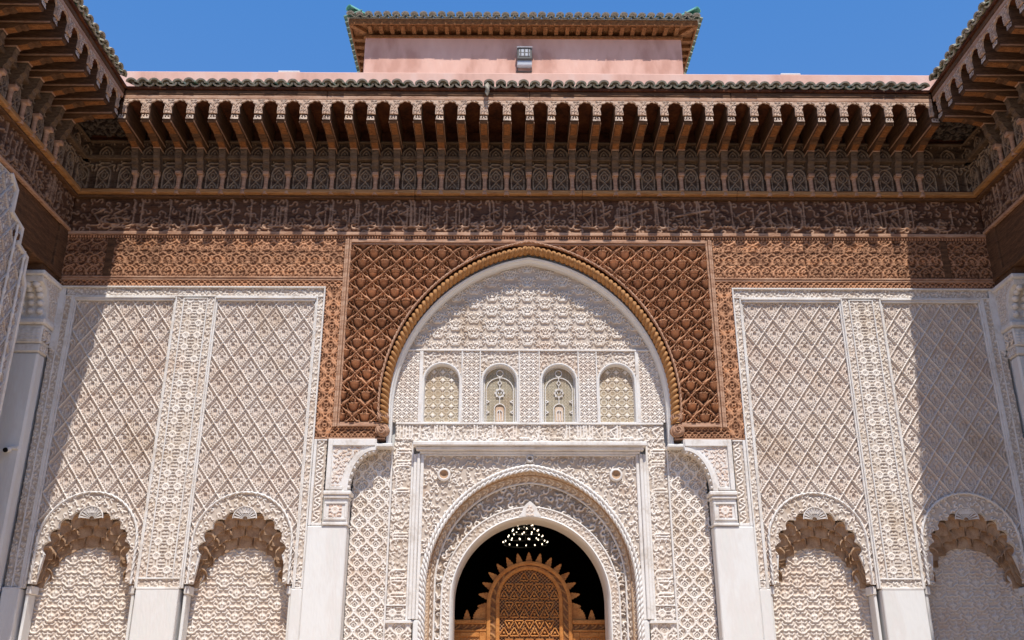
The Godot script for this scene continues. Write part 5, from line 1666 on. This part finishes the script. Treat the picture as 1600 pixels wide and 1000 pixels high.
# ---------------------------------------------------------------- the two side wings
func build_wings() -> void:
	for s in [-1.0, 1.0]:
		var side := "left" if s < 0 else "right"
		var turn: float = PI / 2 if s < 0 else -PI / 2
		var at := Vector3(s * HALF, 0, 0)
		# local x runs from the corner along the wing: x = -d on the left, +d on the right
		var q := func(d: float) -> float: return s * d
		var e := thing("corbelled_eave", "deep cedar eave on corbels along the %s side of the courtyard, in shade" % side, "eave", "corbelled cedar eaves", at, turn)
		var list := []
		for k in 15:
			list.append((k + 3) * (1 if s > 0 else -1))
		var b0 := 0 if s > 0 else -18
		eave(e, minf(q.call(0.0), q.call(6.6)), maxf(q.call(0.0), q.call(6.6)), list, b0, b0 + 17, minf(q.call(1.0), q.call(6.6)), maxf(q.call(1.0), q.call(6.6)))
		var r := thing("tile_roof_edge", "edge of weathered green roof tiles over the %s side of the courtyard" % side, "roof", "green tile roof edges", at, turn)
		roof_edge(r, minf(q.call(1.28), q.call(6.6)), maxf(q.call(1.28), q.call(6.6)), minf(q.call(-0.6), q.call(9.0)), maxf(q.call(-0.6), q.call(9.0)))
		# carved inscription, ledge and lintel
		var ins := thing("inscription_frieze", "shaded cedar frieze of carved cursive script along the %s side wall" % side, "inscription", "", at, turn)
		var t := script_frieze(5.0, 90 + int(s), [0.5, 0.62, 0.9, 1.25, 1.36, 1.8, 2.1, 2.2, 2.7, 3.1, 3.5, 3.6, 4.2])
		part("carved_board", relief(minf(q.call(0.04), q.call(5.0)), 8.60, maxf(q.call(0.04), q.call(5.0)), 9.163, 0.0, t, 0.034, {"lo": Color(0.12, 0.065, 0.04), "hi": Color(0.38, 0.26, 0.19), "g": 0.0125}), M.cedar_carved, ins)
		part("backing_board", box(q.call(0.0), 8.55, -0.05, q.call(9.0), 9.163, -0.004), M.cedar_dark, ins)
		part("ledge_board", box(q.call(0.16), 9.215, -0.02, q.call(6.6), 9.292, 0.15, 0.01), M.cedar_honey, ins)
		part("under_board", box(q.call(0.09), 9.165, -0.02, q.call(6.6), 9.213, 0.085, 0.01), M.cedar_beam, ins)
		part("lower_rail", box(q.call(0.03), 8.55, -0.02, q.call(5.0), 8.60, 0.05, 0.01), M.cedar_weathered, ins)
		var li := thing("cedar_lintel", "plain brown cedar lintel on stepped blocks across the gallery opening in the %s corner" % side, "lintel", "", at, turn)
		part("lintel_board", box(q.call(0.0), 7.80, -0.3, q.call(0.32), 8.55, 0.012), M.cedar_beam, li)
		part("lintel_board", box(q.call(0.324), 7.82, -0.3, q.call(1.9), 8.55, -0.02), M.cedar_beam, li)
		part("lintel_lip", box(q.call(0.0), 7.70, -0.35, q.call(1.6), 7.80, 0.03, 0.012), M.cedar_beam, li)
		part("stepped_block", box(q.call(0.0), 7.58, -0.35, q.call(0.62), 7.70, 0.0), M.cedar_beam, li)
		part("stepped_block", box(q.call(1.05), 7.60, -0.35, q.call(1.9), 7.70, -0.03), M.cedar_beam, li)
		# near pier: shaded carved stucco whose edge steps out under the lintel
		var pr := thing("stepped_pier", "shaded carved stucco pier with a stepped white edge on the %s side wall" % side, "stucco pier", "", at, turn)
		var outline := PackedVector2Array([Vector2(1.0, 0), Vector2(1.0, 7.15), Vector2(1.10, 7.30), Vector2(1.10, 7.58), Vector2(1.38, 7.66), Vector2(1.38, 7.92), Vector2(1.72, 8.02), Vector2(1.72, 8.38), Vector2(1.95, 8.54), Vector2(9.0, 8.54), Vector2(9.0, 0)])
		var po := PackedVector2Array()
		for v in outline:
			po.append(Vector2(q.call(v.x), v.y))
		part("masonry", MB.new().extrude(po, -1.4, -0.012).mesh(), M.moulding, pr)
		var edge := PackedVector2Array()
		for k in 9:
			edge.append(outline[k])
		for k in 9:
			edge.append(outline[8 - k] + Vector2(0.055 if k > 0 else 0.02, -0.03))
		var eo := PackedVector2Array()
		for v in edge:
			eo.append(Vector2(q.call(v.x), v.y))
		part("stepped_edge", MB.new().extrude(eo, -0.012, 0.04).mesh(), M.moulding, pr)
		var keep := func(x: float, y: float) -> bool:
			return Geometry2D.is_point_in_polygon(Vector2(absf(x) - 0.05, y + 0.02), outline)
		part("carving", relief(minf(q.call(1.0), q.call(3.4)), 2.6, maxf(q.call(1.0), q.call(3.4)), 8.5, -0.03, TL.lattice, 0.06, {"keep": keep, "g": 0.013, "lo": Color(0.42, 0.33, 0.28), "c0": 0.3, "c1": 0.98}), M.stucco, pr)
		for d in [1.22, 1.55]:
			part("beaded_rod", bead_rod(q.call(d), 2.6, 7.62 if d < 1.4 else 7.9), M.moulding, pr)
		# gallery behind the opening
		var ga := thing("gallery_wall", "plain plaster wall of the side gallery in the %s corner" % side, "wall", "", at, turn)
		part("back", box(q.call(-0.9), 0, -1.6, q.call(1.0), 8.6, -1.4), M.plaster, ga)
		part("end", box(q.call(-0.9), 0, -1.4, q.call(-0.02), 8.6, -0.02), M.plaster, ga)
		part("upper_masonry", box(q.call(-0.9), 8.56, -1.5, q.call(9.0), 11.3, -0.052), M.plaster, ga)
		# far pilaster with capital and bracket
		var pi := thing("corner_pilaster", "shaded white pilaster with carved capital and bracket in the %s corner" % side, "pilaster", "corner pilasters", at, turn)
		part("shaft", box(q.call(0.032), 0, -0.5, q.call(0.26), 6.36, 0.02, 0.03), M.plaster, pi)
		part("neck_band", box(q.call(0.005), 6.362, -0.5, q.call(0.285), 6.50, 0.035, 0.02), M.moulding, pi)
		part("neck_carving", relief(minf(q.call(0.01), q.call(0.28)), 6.37, maxf(q.call(0.01), q.call(0.28)), 6.49, 0.034, TL.fine, 0.018, {}), M.stucco, pi)
		part("capital_block", box(q.call(0.01), 6.502, -0.5, q.call(0.31), 6.80, 0.04, 0.02), M.moulding, pi)
		part("capital_carving", relief(minf(q.call(0.03), q.call(0.29)), 6.54, maxf(q.call(0.03), q.call(0.29)), 6.74, 0.04, TL.strip, 0.022, {}), M.stucco, pi)
		part("capital_end", MB.new().grid(24, 20, func(u: float, v: float) -> Vector3: return Vector3(q.call(0.312 + 0.015 * absf(sin(u * 16.0) * sin(v * 13.0))), 6.54 + v * 0.2, lerpf(-0.4, 0.02, u)), s > 0).mesh(), M.moulding, pi)
		part("abacus", box(q.call(0.0), 6.80, -0.5, q.call(0.36), 6.90, 0.075, 0.025), M.moulding, pi)
		var br := PackedVector2Array([Vector2(0.0, 6.90), Vector2(0.0, 7.58), Vector2(0.62, 7.58), Vector2(0.62, 7.47)])
		for k in 11:
			var w := PI / 2 * k / 10.0
			br.append(Vector2(0.60 - sin(w) * 0.30, 6.95 + cos(w) * 0.46))
		br.append(Vector2(0.30, 6.90))
		var bo := PackedVector2Array()
		for v in br:
			bo.append(Vector2(q.call(v.x), v.y))
		part("bracket", MB.new().extrude(bo, -0.5, 0.045).mesh(), M.moulding, pi)
		part("bracket_carving", relief(minf(q.call(0.04), q.call(0.60)), 6.93, maxf(q.call(0.04), q.call(0.60)), 7.50, 0.044, TL.fine, 0.02, {"keep": func(x: float, y: float) -> bool: return Vector2((absf(x) - 0.60) / 0.36, (y - 6.95) / 0.52).length() > 1.0}), M.stucco, pi)
		part("bracket_slab", box(q.call(0.0), 7.50, -0.5, q.call(0.66), 7.58, 0.085, 0.02), M.moulding, pi)
		for k in 5:
			for j in 3:
				var w := PI / 2 * (k + 0.5) / 5.0
				part("hanging_cell", KIT.get("lump", lump()), M.moulding, pi, Vector3(q.call(0.60 - sin(w) * 0.285), 6.95 + cos(w) * 0.43, -0.06 - j * 0.14))

func lump() -> ArrayMesh:
	if not KIT.has("lump"):
		KIT.lump = MB.new().lathe(PackedVector2Array([Vector2(0.001, 0.045), Vector2(0.035, 0.04), Vector2(0.058, 0.01), Vector2(0.05, -0.03), Vector2(0.022, -0.05), Vector2(0.001, -0.053)]), 10).mesh()
	return KIT.lump

func bead_rod(x: float, y0: float, y1: float) -> ArrayMesh:
	var pr := PackedVector2Array()
	var n := int((y1 - y0) / 0.02)
	for k in n + 1:
		var y := lerpf(y0, y1, float(k) / n)
		pr.append(Vector2(0.018 + 0.01 * pow(absf(sin(y * 14.0)), 12.0), y))
	return MB.new().lathe(pr, 8, Transform3D(Basis.IDENTITY, Vector3(x, 0, 0.03))).mesh()

# ---------------------------------------------------------------- roofs and pavilion
func build_roof() -> void:
	var pp := thing("parapet", "long low pink plastered parapet above the tiled eave", "parapet")
	part("parapet_wall", box(-8.6, 10.5, -0.95, 8.6, 12.19, -0.62, 0.02), M.pink_plaster, pp)
	for x in [[-4.62, -4.22], [4.75, 5.12]]:
		part("coping_patch", box(x[0], 12.19, -0.9, x[1], 12.23, -0.64, 0.01), M.plaster, pp)
	structure("roof_terrace", box(-9.4, 11.55, -12, 9.4, 11.6, -0.96, 0.0), M.plaster)
	var pv := thing("rooftop_pavilion", "pink rooftop pavilion with a green tiled roof and wooden eave, against the sky", "pavilion")
	var hw := 3.47
	var zf := -3.0
	part("wall", box(-hw, 11.0, -9.5, hw, 14.83, zf, 0.02), M.pink_plaster, pv)
	part("wall_plate", box(-hw - 0.03, 14.80, -9.5, hw + 0.03, 14.86, zf + 0.04), M.cedar_umber, pv)
	# raking boards of the eave
	part("eave_soffit", MB.new().extrude(PackedVector2Array([Vector2(-hw - 0.28, 14.985), Vector2(-hw - 0.28, 15.0), Vector2(hw + 0.28, 15.0), Vector2(hw + 0.28, 14.985)]), -10.0, zf + 0.30).mesh(), M.cedar_umber, pv)
	var raft := box(-0.045, 14.89, -0.02, 0.045, 14.984, 0.28, 0.006)
	for k in 29:
		part("rafter", raft, M.cedar_umber, pv, Vector3(lerpf(-hw + 0.12, hw - 0.12, k / 28.0), 0, zf))
	for s in [-1.0, 1.0]:
		for k in 12:
			part("rafter", raft, M.cedar_umber, pv, Vector3(s * hw, 0, zf - 0.2 - k * 0.25), s * PI / 2)
		part("fascia", box(s * (hw + 0.28), 14.91, -10, s * (hw + 0.32), 15.05, zf + 0.33, 0.008), M.cedar_umber, pv)
		part("corner_rafter", MB.new().box(Vector3(-0.05, -0.04, 0), Vector3(0.05, 0.04, 0.40), 0.006, Transform3D(Basis(Vector3(0, 1, 0), s * PI / 4), Vector3(s * hw, 14.94, zf))).mesh(), M.cedar_umber, pv)
	part("fascia", box(-hw - 0.32, 14.91, zf + 0.30, hw + 0.32, 15.05, zf + 0.34, 0.008), M.cedar_umber, pv)
	# hipped roof
	var r := thing("pavilion_roof", "hipped green tile roof of the pink pavilion", "roof")
	var ex := hw + 0.36
	var ez := zf + 0.36
	var bed := MB.new()
	var c := Vector3(0, 14, -6.2)
	var e0 := Vector3(-ex, 15.06, ez)
	var e1 := Vector3(ex, 15.06, ez)
	var e2 := Vector3(ex, 15.06, -10.1)
	var e3 := Vector3(-ex, 15.06, -10.1)
	var t0 := Vector3(-1.0, 15.75, -5.8)
	var t1 := Vector3(1.0, 15.75, -5.8)
	bed.quad(e0, e1, t1, t0, c)
	bed.quad(e1, e2, t1 + Vector3(0, 0, -1.0), t1, c)
	bed.quad(e2, e3, t0 + Vector3(0, 0, -1.0), t1 + Vector3(0, 0, -1.0), c)
	bed.quad(e3, e0, t0, t0 + Vector3(0, 0, -1.0), c)
	bed.quad(t0, t1, t1 + Vector3(0, 0, -1), t0 + Vector3(0, 0, -1), c)
	bed.quad(e0, e1, e2, e3, c + Vector3(0, 3, 0))
	part("roof_bed", bed.mesh(), M.mortar, r)
	var n := 38
	for k in n + 1:
		var x := lerpf(-ex + 0.08, ex - 0.08, float(k) / n)
		var m := "tile_3" if rng.randf() < 0.6 else "tile_%d" % (rng.randi() % 3)
		var h := part("cover_tile", KIT.hump, M[m], r, Vector3(x, 15.09 + rng.randf_range(-0.005, 0.005), ez + 0.08 + rng.randf_range(-0.01, 0.01)))
		part("worn_rim", KIT.rim, M.mortar, h)
		part("mortar_plug", KIT.plug, M.mortar, h)
		if k < n:
			part("channel_tile", KIT.hollow, M.tile_3, r, Vector3(x + ex / n, 15.11, ez + 0.06))
	for s in [-1.0, 1.0]:
		for k in 30:
			var z := ez - 0.1 - k * 0.2
			part("cover_tile", KIT.hump, M["tile_%d" % (rng.randi() % 3)], r, Vector3(s * (ex + 0.07), 15.10, z), s * PI / 2)
		# turquoise hip tiles that lift at the corner
		var a := Vector3(s * (ex - 0.02), 15.19, ez + 0.02)
		var b := Vector3(s * 1.0, 15.80, -5.8)
		for k in 7:
			var p := a.lerp(b, k / 7.5) + Vector3(0, 0.10 * exp(-k * 0.4), 0)
			var p2 := a.lerp(b, (k + 1.15) / 7.5) + Vector3(0, 0.10 * exp(-(k + 1.15) * 0.4) + 0.01, 0)
			var d := p2 - p
			var tilt := Transform3D(Basis.looking_at(d.normalized(), Vector3.UP), p)
			var hp := PackedVector2Array()
			for j in 11:
				var w := PI * j / 10.0
				hp.append(Vector2(cos(w) * 0.095, sin(w) * 0.09))
			for j in 11:
				var w := PI * (10 - j) / 10.0
				hp.append(Vector2(cos(w) * 0.075, sin(w) * 0.07))
			part("hip_tile", MB.new().extrude(hp, -d.length(), 0.0, tilt).mesh(), M.tile_turquoise, r)

# ---------------------------------------------------------------- small things
func build_small() -> void:
	var f := thing("floodlight", "small grey floodlight with a square glass front on the pink pavilion wall", "floodlight", "", Vector3(0.02, 14.28, -3.0))
	part("housing", box(-0.165, -0.13, 0.08, 0.165, 0.16, 0.17, 0.015), M.metal_grey, f)
	part("glass", box(-0.115, -0.055, 0.17, 0.115, 0.115, 0.178, 0.004), M.lamp_glass, f)
	for k in 3:
		part("grille_bar", box(-0.1 + k * 0.085, -0.05, 0.179, -0.07 + k * 0.085, 0.11, 0.184, 0.002), M.metal_grey, f)
	part("grille_bar", box(-0.115, 0.022, 0.179, 0.115, 0.034, 0.183, 0.002), M.metal_grey, f)
	part("hood", box(-0.17, 0.162, 0.06, 0.17, 0.175, 0.20, 0.004), M.lamp_glass, f)
	part("ballast_box", box(-0.16, -0.26, 0.0, 0.16, -0.135, 0.13, 0.012), M.lamp_glass, f)
	for s in [-1.0, 1.0]:
		part("stirrup", box(s * 0.15, -0.36, 0.02, s * 0.162, -0.262, 0.05, 0.002), M.metal_grey, f)
	part("stirrup", box(-0.18, -0.372, 0.01, 0.15, -0.361, 0.06, 0.002), M.metal_grey, f)
	var cam := thing("security_camera", "small white and black security camera on the shaded left pilaster", "camera", "", Vector3(-7.70, 4.85, 0.27))
	part("bracket", box(-0.02, -0.02, -0.02, 0.1, 0.03, 0.03, 0.006), M.plaster, cam)
	part("body", MB.new().lathe(PackedVector2Array([Vector2(0.001, 0.0), Vector2(0.038, 0.0), Vector2(0.042, 0.012), Vector2(0.042, 0.11), Vector2(0.001, 0.11)]), 16, Transform3D(Basis(Vector3(1, 0, 0), PI / 2 + 0.3), Vector3(-0.03, -0.02, 0.0))).mesh(), M.plaster, cam)
	part("lens", MB.new().lathe(PackedVector2Array([Vector2(0.036, 0.0), Vector2(0.034, 0.016), Vector2(0.001, 0.012)]), 16, Transform3D(Basis(Vector3(1, 0, 0), PI / 2 + 0.3), Vector3(-0.03, -0.052, 0.106))).mesh(), M.metal_black, cam)
	# worn mortar where a tile is missing from the eave
	var mp := thing("mortar_drip", "pale mortar drip hanging over the eave board where a tile is broken", "mortar patch", "", Vector3(-0.69, 10.70, 1.06))
	part("lump", MB.new().grid(14, 14, func(u: float, v: float) -> Vector3:
		var w := u * TAU
		var h := lerpf(0.07, -0.19, v)
		var r := 0.034 * sin(PI * clampf(v * 0.98 + 0.01, 0, 1)) * (1.0 + 0.4 * sin(w * 2.0 + v * 9.0)) + 0.006
		return Vector3(cos(w) * r, h, 0.02 + sin(w) * r)).mesh(), M.mortar, mp)
	# chandelier far back in the hall
	var ch := thing("chandelier", "round iron chandelier with tiers of small lit bulbs in the dark hall", "chandelier", "", Vector3(0.01, 4.05, -4.0))
	var bulb := MB.new().lathe(PackedVector2Array([Vector2(0.001, 0.02), Vector2(0.009, 0.014), Vector2(0.011, 0.0), Vector2(0.008, -0.01), Vector2(0.001, -0.013)]), 8).mesh()
	for q in [[0.42, 0.02, 15], [0.33, 0.13, 12], [0.25, 0.24, 10], [0.15, 0.34, 6]]:
		part("iron_ring", MB.new().lathe(PackedVector2Array([Vector2(q[0] - 0.012, -0.03), Vector2(q[0] + 0.012, -0.03), Vector2(q[0] + 0.012, -0.05), Vector2(q[0] - 0.012, -0.05), Vector2(q[0] - 0.012, -0.03)]), 32, Transform3D(Basis.IDENTITY, Vector3(0, q[1], 0))).mesh(), M.metal_black, ch)
		for k in q[2]:
			var w: float = TAU * (k + 0.37) / q[2]
			part("bulb", bulb, M.bulb, ch, Vector3(cos(w) * q[0], q[1], sin(w) * q[0]))
	part("chain", MB.new().lathe(PackedVector2Array([Vector2(0.01, -0.03), Vector2(0.01, 2.15)]), 8).mesh(), M.metal_black, ch)
	var lamp := OmniLight3D.new()
	lamp.name = "chandelier_light"
	lamp.position = ch.position + Vector3(0.25 * cos(TAU * 0.037), 0.24, 0.25 * sin(TAU * 0.037))
	lamp.light_color = Color(1.0, 0.9, 0.75)
	lamp.light_energy = 0.15
	lamp.light_size = 0.015
	lamp.omni_range = 14.0
	lamp.omni_attenuation = 2.0
	lamp.shadow_enabled = true
	add_child(lamp)
